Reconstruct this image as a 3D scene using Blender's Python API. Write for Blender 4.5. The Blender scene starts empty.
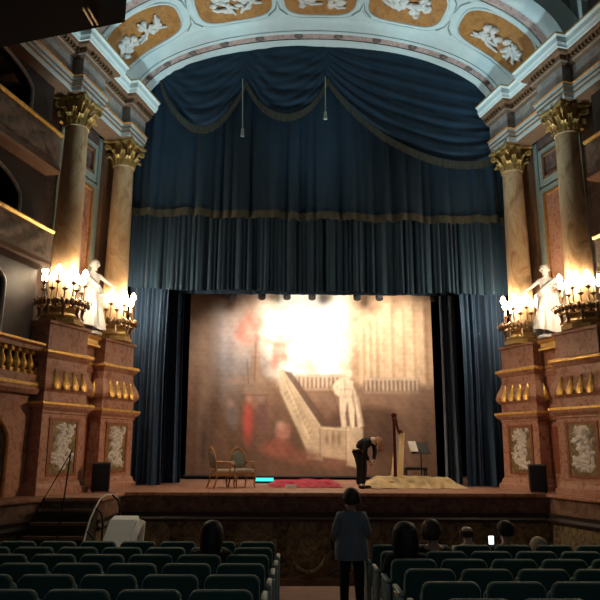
import bpy, bmesh, math, random
import numpy as np
from mathutils import Vector, Matrix
PI = math.pi
random.seed(7)
rng = np.random.RandomState(5)
SC = bpy.context.scene
COL = SC.collection

# ------------------------------------------------------------------ camera
F = 660.0
PITCH, YAW, ROLL = math.atan(150 / 660.0), math.radians(-1.0), math.radians(0.3)
CAM = Vector((-0.8, 0.0, 1.62))
fw = Vector((-math.sin(YAW) * math.cos(PITCH), math.cos(YAW) * math.cos(PITCH), math.sin(PITCH)))
rt = fw.cross(Vector((0, 0, 1))).normalized()
up = rt.cross(fw)
rt, up = rt * math.cos(ROLL) + up * math.sin(ROLL), up * math.cos(ROLL) - rt * math.sin(ROLL)
cd = bpy.data.cameras.new('camera')
cam = bpy.data.objects.new('camera', cd)
COL.objects.link(cam)
cd.sensor_width = 36
cd.lens = F / 600 * 36
cd.clip_end = 200
cam.matrix_world = Matrix(((rt.x, up.x, -fw.x, CAM.x), (rt.y, up.y, -fw.y, CAM.y), (rt.z, up.z, -fw.z, CAM.z), (0, 0, 0, 1)))
SC.camera = cam

def at(px, py, Y):
    """the point of the place at distance Y seen at photo pixel px, py"""
    d = fw * F + rt * (px - 300) + up * (300 - py)
    return CAM + d * (Y / d.y)

# ------------------------------------------------------------------ materials
def P(name, col, rough=0.6, metal=0.0, var=0.0, scale=6.0, cols=None, bump=0.0, detail=5, warp=0.0, sheen=0.0,
      emit=None, strength=0.0, stretch=(1, 1, 1), spec=0.4):
    m = bpy.data.materials.new(name)
    m.use_nodes = True
    nt = m.node_tree
    b = nt.nodes['Principled BSDF']
    b.inputs['Base Color'].default_value = (*col, 1)
    b.inputs['Roughness'].default_value = rough
    b.inputs['Metallic'].default_value = metal
    b.inputs['Specular IOR Level'].default_value = spec
    if sheen:
        b.inputs['Sheen Weight'].default_value = sheen
        b.inputs['Sheen Roughness'].default_value = 0.4
    if emit:
        b.inputs['Emission Color'].default_value = (*emit, 1)
        b.inputs['Emission Strength'].default_value = strength
    if var or cols or bump:
        tc = nt.nodes.new('ShaderNodeTexCoord')
        mp = nt.nodes.new('ShaderNodeMapping')
        mp.inputs['Scale'].default_value = stretch
        nt.links.new(tc.outputs['Object'], mp.inputs['Vector'])
        nz = nt.nodes.new('ShaderNodeTexNoise')
        nz.inputs['Scale'].default_value = scale
        nz.inputs['Detail'].default_value = detail
        nz.inputs['Roughness'].default_value = 0.62
        nz.inputs['Distortion'].default_value = warp
        nt.links.new(mp.outputs['Vector'], nz.inputs['Vector'])
        if var or cols:
            cr = nt.nodes.new('ShaderNodeValToRGB')
            if cols is None:
                cols = [tuple(c * (1 - var) for c in col), tuple(min(1, c * (1 + var)) for c in col)]
            n = len(cols)
            el = cr.color_ramp.elements
            while len(el) < n:
                el.new(0.5)
            for i, c in enumerate(cols):
                el[i].position = 0.3 + 0.4 * i / (n - 1)
                el[i].color = (*c, 1)
            nt.links.new(nz.outputs['Fac'], cr.inputs['Fac'])
            nt.links.new(cr.outputs['Color'], b.inputs['Base Color'])
        if bump:
            bp = nt.nodes.new('ShaderNodeBump')
            bp.inputs['Strength'].default_value = bump
            bp.inputs['Distance'].default_value = 0.03
            nt.links.new(nz.outputs['Fac'], bp.inputs['Height'])
            nt.links.new(bp.outputs['Normal'], b.inputs['Normal'])
    return m

M = dict(
    shaft=P('column_marble', (.4, .28, .17), .35, cols=[(.25, .12, .05), (.46, .29, .15), (.56, .40, .24), (.40, .22, .10)], scale=2.6, warp=1.6, stretch=(1, 1, .45)),
    redm=P('red_marble', (.36, .16, .1), .4, cols=[(.2, .08, .05), (.37, .17, .11), (.47, .27, .19), (.28, .12, .08)], scale=5, warp=1.2),
    panelm=P('dark_red_marble', (.3, .1, .05), .4, cols=[(.2, .06, .03), (.32, .12, .06)], scale=7, warp=1),
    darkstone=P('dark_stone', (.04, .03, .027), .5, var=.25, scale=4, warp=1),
    mauve=P('mauve_marble', (.24, .15, .13), .45, cols=[(.085, .055, .05), (.16, .105, .09), (.22, .16, .14)], scale=3.2, warp=1.2),
    greym=P('grey_marble', (.3, .28, .27), .45, cols=[(.18, .16, .15), (.3, .265, .24), (.37, .34, .31)], scale=3.4, warp=1.3),
    gold=P('gilding', (.72, .45, .12), .36, .55, var=.25, scale=14, bump=.3),
    dullgold=P('old_gilding', (.42, .27, .09), .42, .45, var=.3, scale=14, bump=.3),
    bronze=P('dark_bronze', (.20, .12, .06), .4, .6, var=.3, scale=20),
    relief=P('white_stucco', (.66, .62, .58), .6, var=.08, scale=8),
    statue=P('statue_marble', (.62, .61, .6), .5, var=.08, scale=5),
    plaster=P('pale_plaster', (.58, .66, .66), .7, var=.05, scale=4),
    plaster2=P('grey_green_plaster', (.27, .33, .3), .7, var=.1, scale=4),
    ochre=P('ochre_panel', (.40, .18, .04), .6, cols=[(.24, .09, .02), (.38, .16, .035), (.44, .21, .06)], scale=5, warp=1),
    pinkband=P('pink_marble_band', (.4, .26, .24), .5, cols=[(.25, .14, .14), (.44, .3, .27), (.55, .44, .4)], scale=7, warp=1.5),
    brown=P('brown_moulding', (.17, .09, .05), .45, var=.2, scale=6),
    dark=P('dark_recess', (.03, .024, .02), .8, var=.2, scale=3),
    black=P('black_plastic', (.012, .012, .012), .5),
    mask=P('black_drape', (.006, .006, .008), .95),
    curtain=P('blue_velvet', (.02, .05, .085), .85, sheen=.12, cols=[(.009, .030, .058), (.016, .047, .086)], scale=2, stretch=(1, 1, .3)),
    leg=P('blue_leg_velvet', (.02, .055, .115), .8, sheen=.15, cols=[(.014, .04, .09), (.025, .064, .13)], scale=2, stretch=(1, 1, .2)),
    greyleg=P('grey_blue_drape', (.12, .16, .23), .8, sheen=.2, var=.15, scale=3),
    fringe=P('olive_fringe', (.08, .08, .06), .8, cols=[(.04, .045, .04), (.09, .088, .062)], scale=30, stretch=(1, 1, .2)),
    floorw=P('stage_boards', (.34, .17, .11), .55, cols=[(.27, .13, .085), (.4, .21, .14)], scale=3, stretch=(4, .4, 1)),
    carpet=P('stalls_floor', (.2, .1, .07), .7, var=.2, scale=5),
    fascia=P('mottled_fascia', (.13, .09, .05), .8, cols=[(.025, .02, .012), (.09, .07, .038), (.24, .185, .095), (.05, .036, .02)], scale=3.6, warp=2.2),
    fasciaP=P('ochre_fascia_panel', (.17, .11, .05), .5, cols=[(.05, .035, .016), (.20, .145, .065), (.36, .27, .12)], scale=4, warp=2.2),
    fasciaB=P('red_fascia_band', (.2, .1, .07), .5, cols=[(.06, .03, .02), (.16, .09, .06), (.24, .16, .115)], scale=5, warp=1.2),
    seat=P('green_seat_velvet', (.013, .074, .06), .8, sheen=.35, var=.1, scale=30),
    arm=P('pale_armrest', (.30, .38, .36), .45, var=.1, scale=8),
    seatmetal=P('seat_metal', (.03, .03, .03), .4, .5),
    white=P('white_sheet', (.8, .82, .78), .8, var=.05, scale=3),
    chrome=P('white_rail', (.9, .88, .84), .3),
    wood=P('walnut', (.38, .17, .06), .35, var=.3, scale=8, stretch=(1, 1, .3)),
    upholst=P('beige_upholstery', (.42, .36, .28), .8, var=.1, scale=20),
    greenup=P('sage_upholstery', (.14, .16, .12), .8, var=.15, scale=20),
    harpw=P('harp_mahogany', (.10, .018, .012), .3, var=.3, scale=8, stretch=(1, 1, .2)),
    harps=P('spruce_soundboard', (.72, .5, .26), .4, var=.1, scale=5, stretch=(4, 4, .4)),
    string=P('harp_string', (.6, .55, .5), .4, .4),
    red=P('crimson_cloth', (.42, .01, .045), .8, sheen=.2, var=.2, scale=6),
    goldcloth=P('yellow_cloth', (.62, .45, .23), .75, sheen=.1, var=.12, scale=5),
    paper=P('paper', (.85, .82, .76), .7),
    cyan=P('cyan_light', (.1, .6, .6), .5, emit=(.05, .85, .8), strength=1.1),
    screen=P('phone_screen', (.8, .9, .9), .3, emit=(.85, 1, .95), strength=2.2),
    bulb=P('lit_bulb', (1, .9, .7), .3, emit=(1, .80, .52), strength=22),
    lampoff=P('lamp_lens', (.5, .5, .5), .2, emit=(1, .95, .85), strength=2),
    skin=P('skin', (.45, .26, .18), .55),
    skin2=P('pale_skin', (.58, .38, .28), .45),
    hairb=P('brown_hair', (.05, .026, .015), .6, var=.3, scale=40, stretch=(1, 1, .1)),
    hairk=P('black_hair', (.012, .009, .008), .6, var=.3, scale=40, stretch=(1, 1, .1)),
    hairr=P('auburn_hair', (.30, .14, .07), .6, var=.3, scale=40, stretch=(1, 1, .1)),
    hairg=P('fair_hair', (.46, .36, .24), .6, var=.25, scale=40, stretch=(1, 1, .1)),
    eye=P('eye', (.7, .7, .68), .3),
    jacket=P('blue_grey_jacket', (.2, .235, .27), .85, var=.1, scale=12),
    blackcl=P('black_clothing', (.01, .01, .011), .85),
    darkcl=P('dark_clothing', (.016, .014, .015), .9),
    greycl=P('pale_grey_shirt', (.5, .54, .52), .85, var=.08, scale=10),
    painted=P('painted_parapet', (.2, .17, .13), .6, cols=[(.05, .05, .045), (.17, .14, .11), (.24, .15, .11), (.24, .24, .2)], scale=3.2, warp=2.2, bump=.4),
    shoe=P('shoe_leather', (.015, .012, .01), .5),
)

# ------------------------------------------------------------------ mesh helpers
class MB:
    def __init__(s, mirror=1):
        s.v, s.f, s.m = [], [], mirror
    def add(s, vs, fs):
        n = len(s.v)
        s.v += [tuple(v) for v in vs]
        s.f += [tuple(i + n for i in f) for f in fs]
        return s
    def box(s, c, d, rz=0.0, M_=None):
        x, y, z = d[0] / 2, d[1] / 2, d[2] / 2
        vs = [Vector((a * x, b * y, e * z)) for a in (-1, 1) for b in (-1, 1) for e in (-1, 1)]
        R = M_ if M_ else Matrix.Rotation(rz, 3, 'Z')
        vs = [R @ v + Vector(c) for v in vs]
        return s.add(vs, [(0, 1, 3, 2), (4, 6, 7, 5), (0, 4, 5, 1), (2, 3, 7, 6), (0, 2, 6, 4), (1, 5, 7, 3)])
    def bbox(s, x0, x1, y0, y1, z0, z1):
        return s.box(((x0 + x1) / 2, (y0 + y1) / 2, (z0 + z1) / 2), (abs(x1 - x0), abs(y1 - y0), abs(z1 - z0)))
    def lathe(s, prof, seg=24, c=(0, 0, 0), sx=1, sy=1, a0=0.0, square=False, M_=None):
        vs, fs = [], []
        for r, z in prof:
            for k in range(seg):
                a = a0 + 2 * PI * k / seg
                v = Vector((r * math.cos(a) * sx, r * math.sin(a) * sy, z))
                if M_: v = M_ @ v
                vs.append(v + Vector(c))
        n = len(prof)
        for i in range(n - 1):
            for k in range(seg):
                fs.append((i * seg + k, i * seg + (k + 1) % seg, (i + 1) * seg + (k + 1) % seg, (i + 1) * seg + k))
        fs.append(tuple(range(seg))[::-1])
        fs.append(tuple((n - 1) * seg + k for k in range(seg)))
        return s.add(vs, fs)
    def sq(s, prof, c=(0, 0, 0), asp=1.0):
        """square stack: profile of (half width, z)"""
        vs, fs = [], []
        for h, z in prof:
            for a, b in ((-1, -1), (1, -1), (1, 1), (-1, 1)):
                vs.append((c[0] + a * h, c[1] + b * h * asp, c[2] + z))
        n = len(prof)
        for i in range(n - 1):
            for k in range(4):
                fs.append((i * 4 + k, i * 4 + (k + 1) % 4, (i + 1) * 4 + (k + 1) % 4, (i + 1) * 4 + k))
        fs.append((3, 2, 1, 0))
        fs.append(tuple((n - 1) * 4 + k for k in range(4)))
        return s.add(vs, fs)
    def tube(s, pts, r, seg=8):
        pts = [Vector(p) for p in pts]
        rs = r if isinstance(r, (list, tuple)) else [r] * len(pts)
        vs, fs = [], []
        ref = None
        for i, p in enumerate(pts):
            t = (pts[min(i + 1, len(pts) - 1)] - pts[max(i - 1, 0)]).normalized()
            if ref is None:
                ref = Vector((0, 0, 1)) if abs(t.z) < .9 else Vector((1, 0, 0))
            u = t.cross(ref).normalized()
            w = u.cross(t)
            ref = w
            for k in range(seg):
                a = 2 * PI * k / seg
                vs.append(p + (u * math.cos(a) + w * math.sin(a)) * rs[i])
        n = len(pts)
        for i in range(n - 1):
            for k in range(seg):
                fs.append((i * seg + k, i * seg + (k + 1) % seg, (i + 1) * seg + (k + 1) % seg, (i + 1) * seg + k))
        fs.append(tuple(range(seg))[::-1])
        fs.append(tuple((n - 1) * seg + k for k in range(seg)))
        return s.add(vs, fs)
    def grid(s, fn, nu, nv, wrap=False):
        vs = [fn(i / nu, j / nv) for i in range(nu + 1) for j in range(nv + 1)]
        fs = [(i * (nv + 1) + j, (i + 1) * (nv + 1) + j, (i + 1) * (nv + 1) + j + 1, i * (nv + 1) + j + 1) for i in range(nu) for j in range(nv)]
        return s.add(vs, fs)
    def ball(s, c, r, nu=12, nv=8, M_=None):
        r = r if isinstance(r, (list, tuple)) else (r, r, r)
        def fn(u, v):
            a, b = 2 * PI * u, PI * v
            q = Vector((r[0] * math.cos(a) * math.sin(b), r[1] * math.sin(a) * math.sin(b), r[2] * math.cos(b)))
            if M_: q = M_ @ q
            return q + Vector(c)
        return s.grid(fn, nu, nv)
    def sweep(s, path, prof):
        """profile (offset towards the right-hand side of the path, z) mitred along a plan path"""
        p = [Vector(q) for q in path]
        vs, fs = [], []
        n, k = len(p), len(prof)
        for i in range(n):
            d0 = (p[i] - p[i - 1]).normalized() if i > 0 else None
            d1 = (p[i + 1] - p[i]).normalized() if i < n - 1 else None
            d0, d1 = d0 or d1, d1 or d0
            n0, n1 = Vector((d0.y, -d0.x)), Vector((d1.y, -d1.x))
            m = (n0 + n1)
            m = m / max(.25, m.dot(n0)) if m.length > 1e-6 else n0
            for o, z in prof:
                q = p[i] + m * o
                vs.append((q.x, q.y, z))
        for i in range(n - 1):
            for j in range(k - 1):
                fs.append((i * k + j, (i + 1) * k + j, (i + 1) * k + j + 1, i * k + j + 1))
        if k > 2:
            fs.append(tuple(range(k)))
            fs.append(tuple((n - 1) * k + j for j in range(k))[::-1])
        return s.add(vs, fs)
    def build(s, name, mat, parent=None, smooth=False, loc=None):
        me = bpy.data.meshes.new(name)
        me.from_pydata([(v[0] * s.m, v[1], v[2]) for v in s.v], [], s.f)
        bm = bmesh.new()
        bm.from_mesh(me)
        bmesh.ops.remove_doubles(bm, verts=bm.verts, dist=1e-5)
        bmesh.ops.recalc_face_normals(bm, faces=bm.faces)
        if smooth:
            for e in bm.edges:
                if len(e.link_faces) == 2 and e.calc_face_angle(0) > math.radians(40):
                    e.smooth = False
            for f in bm.faces: f.smooth = True
        bm.to_mesh(me)
        bm.free()
        me.materials.append(M[mat])
        o = bpy.data.objects.new(name, me)
        COL.objects.link(o)
        if parent: o.parent = parent
        if loc: o.location = loc
        return o

def tag(o, label=None, cat=None, group=None, kind=None):
    for k, v in (('label', label), ('category', cat), ('group', group), ('kind', kind)):
        if v: o[k] = v
    return o

def thing(name, label, cat, loc=(0, 0, 0), rz=0.0, group=None):
    o = bpy.data.objects.new(name, None)
    COL.objects.link(o)
    o.location = loc
    o.rotation_euler = (0, 0, rz)
    o.empty_display_size = .1
    return tag(o, label, cat, group)

def struct(name):
    o = bpy.data.objects.new(name, None)
    COL.objects.link(o)
    o['kind'] = 'structure'
    return o

def st(o):
    o['kind'] = 'structure'
    return o

def dup(root, label, loc=None, rz=None, sx=None):
    def cp(o, par):
        c = o.copy()
        COL.objects.link(c)
        c.parent = par
        for ch in list(o.children): cp(ch, c)
        return c
    r = cp(root, None)
    r['label'] = label
    if loc is not None: r.location = loc
    if rz is not None: r.rotation_euler = (0, 0, rz)
    if sx is not None: r.scale = sx
    return r

def slab(w, h, t, r, c=(0, 0, 0), n=5, edge=.25, R=None, bottom_r=None):
    """soft-edged rounded rectangle plate, w in x, h in z, t in y, origin at its bottom centre"""
    rb = r if bottom_r is None else bottom_r
    out = []
    for cx, cz, a0, rr in ((w / 2 - r, h - r, 0, r), (-w / 2 + r, h - r, PI / 2, r), (-w / 2 + rb, rb, PI, rb), (w / 2 - rb, rb, 3 * PI / 2, rb)):
        for k in range(n + 1):
            a = a0 + PI / 2 * k / n
            out.append((cx + rr * math.cos(a), cz + rr * math.sin(a)))
    m = len(out)
    vs, fs = [], []
    e = min(t * edge, .28 * min(w, h))
    rings = [(-t / 2, e), (-t / 2 + e * .3, e * .3), (-t / 2 + e, 0), (t / 2 - e, 0), (t / 2 - e * .3, e * .3), (t / 2, e)]
    for y, ins in rings:
        fx, fz = (w - 2 * ins) / w, (h - 2 * ins) / h
        for x, z in out:
            q = Vector((x * fx, y, h / 2 + (z - h / 2) * fz))
            if R: q = R @ q
            vs.append(q + Vector(c))
    for i in range(len(rings) - 1):
        for k in range(m):
            fs.append((i * m + k, i * m + (k + 1) % m, (i + 1) * m + (k + 1) % m, (i + 1) * m + k))
    fs.append(tuple(range(m))[::-1])
    fs.append(tuple((len(rings) - 1) * m + k for k in range(m)))
    return vs, fs

# ------------------------------------------------------------------ figures
RAD = dict(pelvis=.135, spine=.12, chest=.145, neck0=.075, neck=.054, head0=.078, head=.098, crown=.07,
           shL=.062, elL=.042, wrL=.03, shR=.062, elR=.042, wrR=.03,
           hiL=.095, knL=.062, anL=.042, toL=.034, hiR=.095, knR=.062, anR=.042, toR=.034)
EDG = [('pelvis', 'spine'), ('spine', 'chest'), ('chest', 'neck0'), ('neck0', 'neck'), ('neck', 'head0'), ('head0', 'head'), ('head', 'crown'),
       ('chest', 'shL'), ('shL', 'elL'), ('elL', 'wrL'), ('chest', 'shR'), ('shR', 'elR'), ('elR', 'wrR'),
       ('pelvis', 'hiL'), ('hiL', 'knL'), ('knL', 'anL'), ('anL', 'toL'), ('pelvis', 'hiR'), ('hiR', 'knR'), ('knR', 'anR'), ('anR', 'toR')]

def skin_mesh(name, V, E_, R_, roots, mat, parent, sub=1):
    me = bpy.data.meshes.new(name)
    me.from_pydata([tuple(v) for v in V], E_, [])
    o = bpy.data.objects.new(name, me)
    COL.objects.link(o)
    o.modifiers.new('s', 'SKIN').use_smooth_shade = True
    sv = me.skin_vertices[0].data
    for i, r in enumerate(R_):
        sv[i].radius = (r, r) if not isinstance(r, tuple) else r
        sv[i].use_root = i in roots
    ss = o.modifiers.new('u', 'SUBSURF')
    ss.levels = ss.render_levels = sub
    dg = bpy.context.evaluated_depsgraph_get()
    dg.update()
    nm = bpy.data.meshes.new_from_object(o.evaluated_get(dg))
    o.modifiers.clear()
    o.data = nm
    bpy.data.meshes.remove(me)
    nm.name = name
    nm.materials.clear()
    nm.materials.append(M[mat])
    if parent: o.parent = parent
    return o

def hand_chains(J, s, V, E_, R_, roots, curl=.5):
    w, e = Vector(J['wr' + s]), Vector(J['el' + s])
    d = (w - e).normalized()
    side = d.cross(Vector((0, 0, 1)))
    if side.length < .2: side = d.cross(Vector((0, 1, 0)))
    side.normalize()
    nrm = side.cross(d).normalized()
    sg = 1 if s == 'L' else -1
    i0 = len(V)
    V += [w + d * .01, w + d * .045, w + d * .085]
    R_ += [(.026, .018), (.036, .017), (.038, .015)]
    E_ += [(i0, i0 + 1), (i0 + 1, i0 + 2)]
    roots.add(i0)
    for k, ln in enumerate((.068, .076, .072, .056)):
        o = (k - 1.5) * .019
        p = w + d * .08 + side * o
        j = len(V)
        a = p
        V.append(a)
        R_.append(.0095)
        for q in range(3):
            ang = curl * (q + 1) * .55
            a = a + (d * math.cos(ang) - nrm * math.sin(ang)) * ln / 2.6
            V.append(a)
            R_.append(.009 - .001 * q)
            E_.append((j + q, j + q + 1))
        roots.add(j)
    j = len(V)
    p = w + d * .03 + side * (-sg) * .02
    V += [p, p + (d * .6 - side * sg * .8).normalized() * .035, p + (d * .6 - side * sg * .8).normalized() * .035 + (d * .9 - nrm * .3).normalized() * .028]
    R_ += [.012, .011, .009]
    E_ += [(j, j + 1), (j + 1, j + 2)]
    roots.add(j)

def body(J, mat, parent, name='body', face=True, hands=True, sub=1, scale=1.0, radf=None):
    ks = list(RAD)
    V = [Vector(J[k]) for k in ks]
    R_ = [RAD[k] * scale * (radf or {}).get(k, 1) for k in ks]
    E_ = [(ks.index(a), ks.index(b)) for a, b in EDG]
    roots = {0}
    if hands:
        for s in 'LR': hand_chains(J, s, V, E_, R_, roots)
    o = skin_mesh(name, V, E_, R_, roots, mat, parent, sub)
    if face:
        h, n, c = Vector(J['head']), Vector(J['neck']), Vector(J['crown'])
        u = (c - n).normalized()
        f = Vector(J['face'])
        f = (f - u * f.dot(u)).normalized()
        sd = f.cross(u)
        Rm = Matrix((sd, f, u)).transposed()
        k = MB()                                     # nose, ears, lips, brow added to the one body mesh
        k.ball(h + f * .1 - u * .025, (.013, .022, .02), 8, 6, Rm)
        k.ball(h + f * .098 - u * .065, (.024, .01, .008), 8, 6, Rm)
        k.ball(h + f * .088 - u * .1, (.03, .022, .022), 8, 6, Rm)
        for q in (-1, 1):
            k.ball(h + sd * q * .1 - u * .02, (.012, .022, .034), 8, 6, Rm)
            k.ball(h + f * .09 + sd * q * .034 + u * .022, (.024, .012, .008), 8, 6, Rm)
        t = k.build('face_bits', mat) if isinstance(mat, str) else None
        bm = bmesh.new()
        bm.from_mesh(o.data)
        bm.from_mesh(t.data)
        for fc in bm.faces: fc.smooth = True
        bm.to_mesh(o.data)
        bm.free()
        bpy.data.objects.remove(t)
        for q in (-1, 1):
            k = MB().ball(h + f * .094 + sd * q * .034 + u * .002, (.014, .01, .01), 8, 6, Rm)
            if mat != 'statue': k.build('eye', 'eye', parent, True)
    return o

def cloth(J, keys, mat, parent, name, grow=.016, rad=None, extra=None, sub=1):
    rad = rad or {}
    V = [Vector(J[k]) for k in keys]
    R_ = [rad.get(k, RAD[k] + grow) for k in keys]
    E_ = [(keys.index(a), keys.index(b)) for a, b in EDG if a in keys and b in keys]
    if extra:
        for a, p, r in extra:
            V.append(Vector(p)); R_.append(r); E_.append((keys.index(a), len(V) - 1))
    return skin_mesh(name, V, E_, R_, {0}, mat, parent, sub)

def hair_cap(J, mat, parent, r=(.112, .122, .125), back=.012, upo=.022, length=0.0, name='hair'):
    h, n, c = Vector(J['head']), Vector(J['neck']), Vector(J['crown'])
    u = (c - n).normalized()
    f = Vector(J['face'])
    f = (f - u * f.dot(u)).normalized()
    sd = f.cross(u)
    ctr = h - f * back + u * upo
    k = MB()
    def fn(a, b):
        t, q = 2 * PI * a, b
        x, y = math.cos(t), math.sin(t)
        front = max(0.0, y)
        bot = -.035 - length * (1 - front) + .085 * front
        z = r[2] * math.cos(q * PI / 2) if q < .6 else None
        wv = 1 + .035 * math.sin(9 * t)
        if q < .6:
            th = q / .6 * PI / 2
            rr, z = math.sin(th), r[2] * math.cos(th)
        else:
            s = (q - .6) / .4
            rr, z = 1 - .1 * s + (.12 * math.sin(s * PI) * (length > .05)), bot * s
        p = ctr + sd * x * r[0] * rr * wv + f * y * r[1] * rr * wv + u * z
        return p
    k.grid(fn, 20, 10)
    return k.build(name, mat, parent, True)

def seated(loc, rz=0.0, slump=0.0, k=1.0, lean=0.0, turn=0.0, headdown=0.0):
    """joints of a person sitting, facing +Y, seat at z=.43"""
    z = .5 - slump
    J = dict(pelvis=(0, .0, z), spine=(0, -.02 + lean * .4, z + .2), chest=(lean * .2, -.02 + lean, z + .40), neck0=(lean * .25, -.01 + lean * 1.2, z + .51), neck=(lean * .3, .0 + lean * 1.3, z + .56),
             head0=(lean * .3, .02 + lean * 1.4, z + .61), head=(lean * .3, .03 + lean * 1.45 + headdown * .4, z + .68 - headdown * .3), crown=(lean * .3, .02 + lean * 1.5 + headdown, z + .745 - headdown * .5),
             shL=(-.19, -.01 + lean, z + .43), elL=(-.24, .08, z + .17), wrL=(-.1, .27, z + .11), shR=(.19, -.01 + lean, z + .43), elR=(.24, .08, z + .17), wrR=(.1, .27, z + .11),
             hiL=(-.1, .04, z - .02), knL=(-.13, .36, z - .01), anL=(-.13, .30, .1), toL=(-.14, .42, .05), hiR=(.1, .04, z - .02), knR=(.13, .36, z - .01), anR=(.13, .30, .1), toR=(.14, .42, .05))
    for q in J: J[q] = Vector(J[q]) * k
    J['face'] = Vector((math.sin(turn), math.cos(turn), 0))
    return J

# ================================================================== THE SETTING
dW, nW = Vector((-.245, .97)), Vector((-.97, -.245))
def W(a, o):
    """plan point of the right-hand splayed wall: a along it towards the stage, o inwards (mirrored for the other side)"""
    q = Vector((5.95, 14.72)) + dW * a + nW * o
    return (q.x, q.y)
def fl(Y): return -.095 - .045 * Y
SZ = .69

# --- floors
def raked(u, v):
    return (-9 + 18 * u, -1 + 13 * v, fl(-1 + 13 * v))
st(MB().grid(raked, 2, 6).bbox(-9, 9, 11.98, 12.0, -1.75, fl(12)).build('floor', 'carpet'))
pit = MB().bbox(-9, 9, 12.0, 15.5, -1.8, -1.7)
st(pit.build('floor_orchestra_pit', 'carpet'))
side_l = MB().bbox(-9, -4.4, 12.0, 15.3, -1.72, fl(12))
st(side_l.build('floor_side', 'carpet'))

# --- stage platform and its fascia
PL = [(-W(-3.2, .3)[0], W(-3.2, .3)[1]), (-5.6, 13.6), (-4.5, 13.6), (-4.5, 15.4), (5.08, 15.4), W(-3.2, .58)]
out = [(9.5, PL[-1][1]), (9.5, 26), (-9.5, 26), (-9.5, PL[0][1])]
k = MB()
poly = PL + out
k.add([(x, y, SZ) for x, y in poly] + [(x, y, SZ - .08) for x, y in poly],
      [tuple(range(len(poly))), tuple(range(len(poly), 2 * len(poly)))[::-1]] + [(i, (i + 1) % len(poly), len(poly) + (i + 1) % len(poly), len(poly) + i) for i in range(len(poly))])
st(k.build('floor_stage', 'floorw'))
fas = struct('wall_stage_front')
MB().sweep(PL, [(-.02, SZ - .09), (.07, SZ - .09), (.1, SZ - .06), (.1, SZ - .005), (-.02, SZ - .005)]).build('cap_moulding', 'redm', fas)
MB().sweep(PL, [(-.05, SZ - .42), (.0, SZ - .42), (.0, SZ - .09), (-.05, SZ - .09)]).build('frieze_band', 'fasciaB', fas)
MB().sweep(PL, [(-.05, SZ - .62), (.05, SZ - .62), (.08, SZ - .56), (.03, SZ - .5), (.06, SZ - .42), (-.05, SZ - .42)]).build('string_moulding', 'darkstone', fas)
MB().sweep(PL, [(-.06, -1.72), (-.03, -1.72), (-.03, SZ - .6), (-.06, SZ - .6)]).build('marble_field', 'fascia', fas)
MB().sweep(PL, [(-.06, -1.72), (.05, -1.72), (.05, -1.14), (.0, -1.07), (-.06, -1.07)]).build('plinth', 'brown', fas)
for i in range(8):
    cx = -3.85 + i * 1.18
    MB().add(*slab(.96, 1.18, .05, .3, (cx, 15.42, -1.1))).build('carved_panel', 'fasciaP', fas, True)
    q = MB()
    q.tube([(cx + .40 * math.cos(a), 15.37, -.5 + .50 * math.sin(a)) for a in np.linspace(PI, 2 * PI, 14)], [.03 + .035 * math.sin(j / 13 * PI) for j in range(14)])
    for e in (-1, 1):
        q.tube([(cx + e * (.42 - .09 * (t / 9) * math.cos(t * .7) - .03), 15.36, -.44 + .14 * math.sin(t * .7)) for t in range(10)], .03)
    q.build('scroll_ornament', 'fascia', fas, True)

# --- stair up to the stage with its curved rail
stairs = struct('trim_stage_stairs')
for i in range(5):
    z = SZ - .21 * (i + 1)
    y1 = 13.58 - .32 * i
    MB().bbox(-5.55, -4.5, y1 - .32, y1, -1.0 if i < 5 else -1.0, z + .0).build('step', 'dark', stairs)
    MB().bbox(-5.56, -4.49, y1 - .34, y1 - .28, z - .04, z + .012).build('nosing', 'brown', stairs)

# --- walls of the two sides
XT = {1: 'right', -1: 'left'}
def prism(kb, poly, o0, o1):
    """extrude a polygon given in (a, z) on the splayed wall between offsets o0 and o1"""
    n = len(poly)
    vs = [(*W(a, o0), z) for a, z in poly] + [(*W(a, o1), z) for a, z in poly]
    kb.add(vs, [tuple(range(n)), tuple(range(n, 2 * n))[::-1]] + [(i, (i + 1) % n, n + (i + 1) % n, n + i) for i in range(n)])
def wbox(kb, a0, a1, o0, o1, z0, z1):
    prism(kb, [(a0, z0), (a1, z0), (a1, z1), (a0, z1)], o0, o1)
def arch_panel(kb, a0, a1, z0, z1, b0, b1, zs, rise, o0, o1):
    wbox(kb, a0, b0, o0, o1, z0, z1)
    wbox(kb, b1, a1, o0, o1, z0, z1)
    N = 16
    pts = [((b0 + b1) / 2 + (b1 - b0) / 2 * math.cos(PI * i / N), zs + rise * math.sin(PI * i / N)) for i in range(N + 1)]
    for i in range(N):
        (pa, pz), (qa, qz) = pts[i], pts[i + 1]
        prism(kb, [(pa, pz), (pa, z1), (qa, z1), (qa, qz)], o0, o1)

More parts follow.
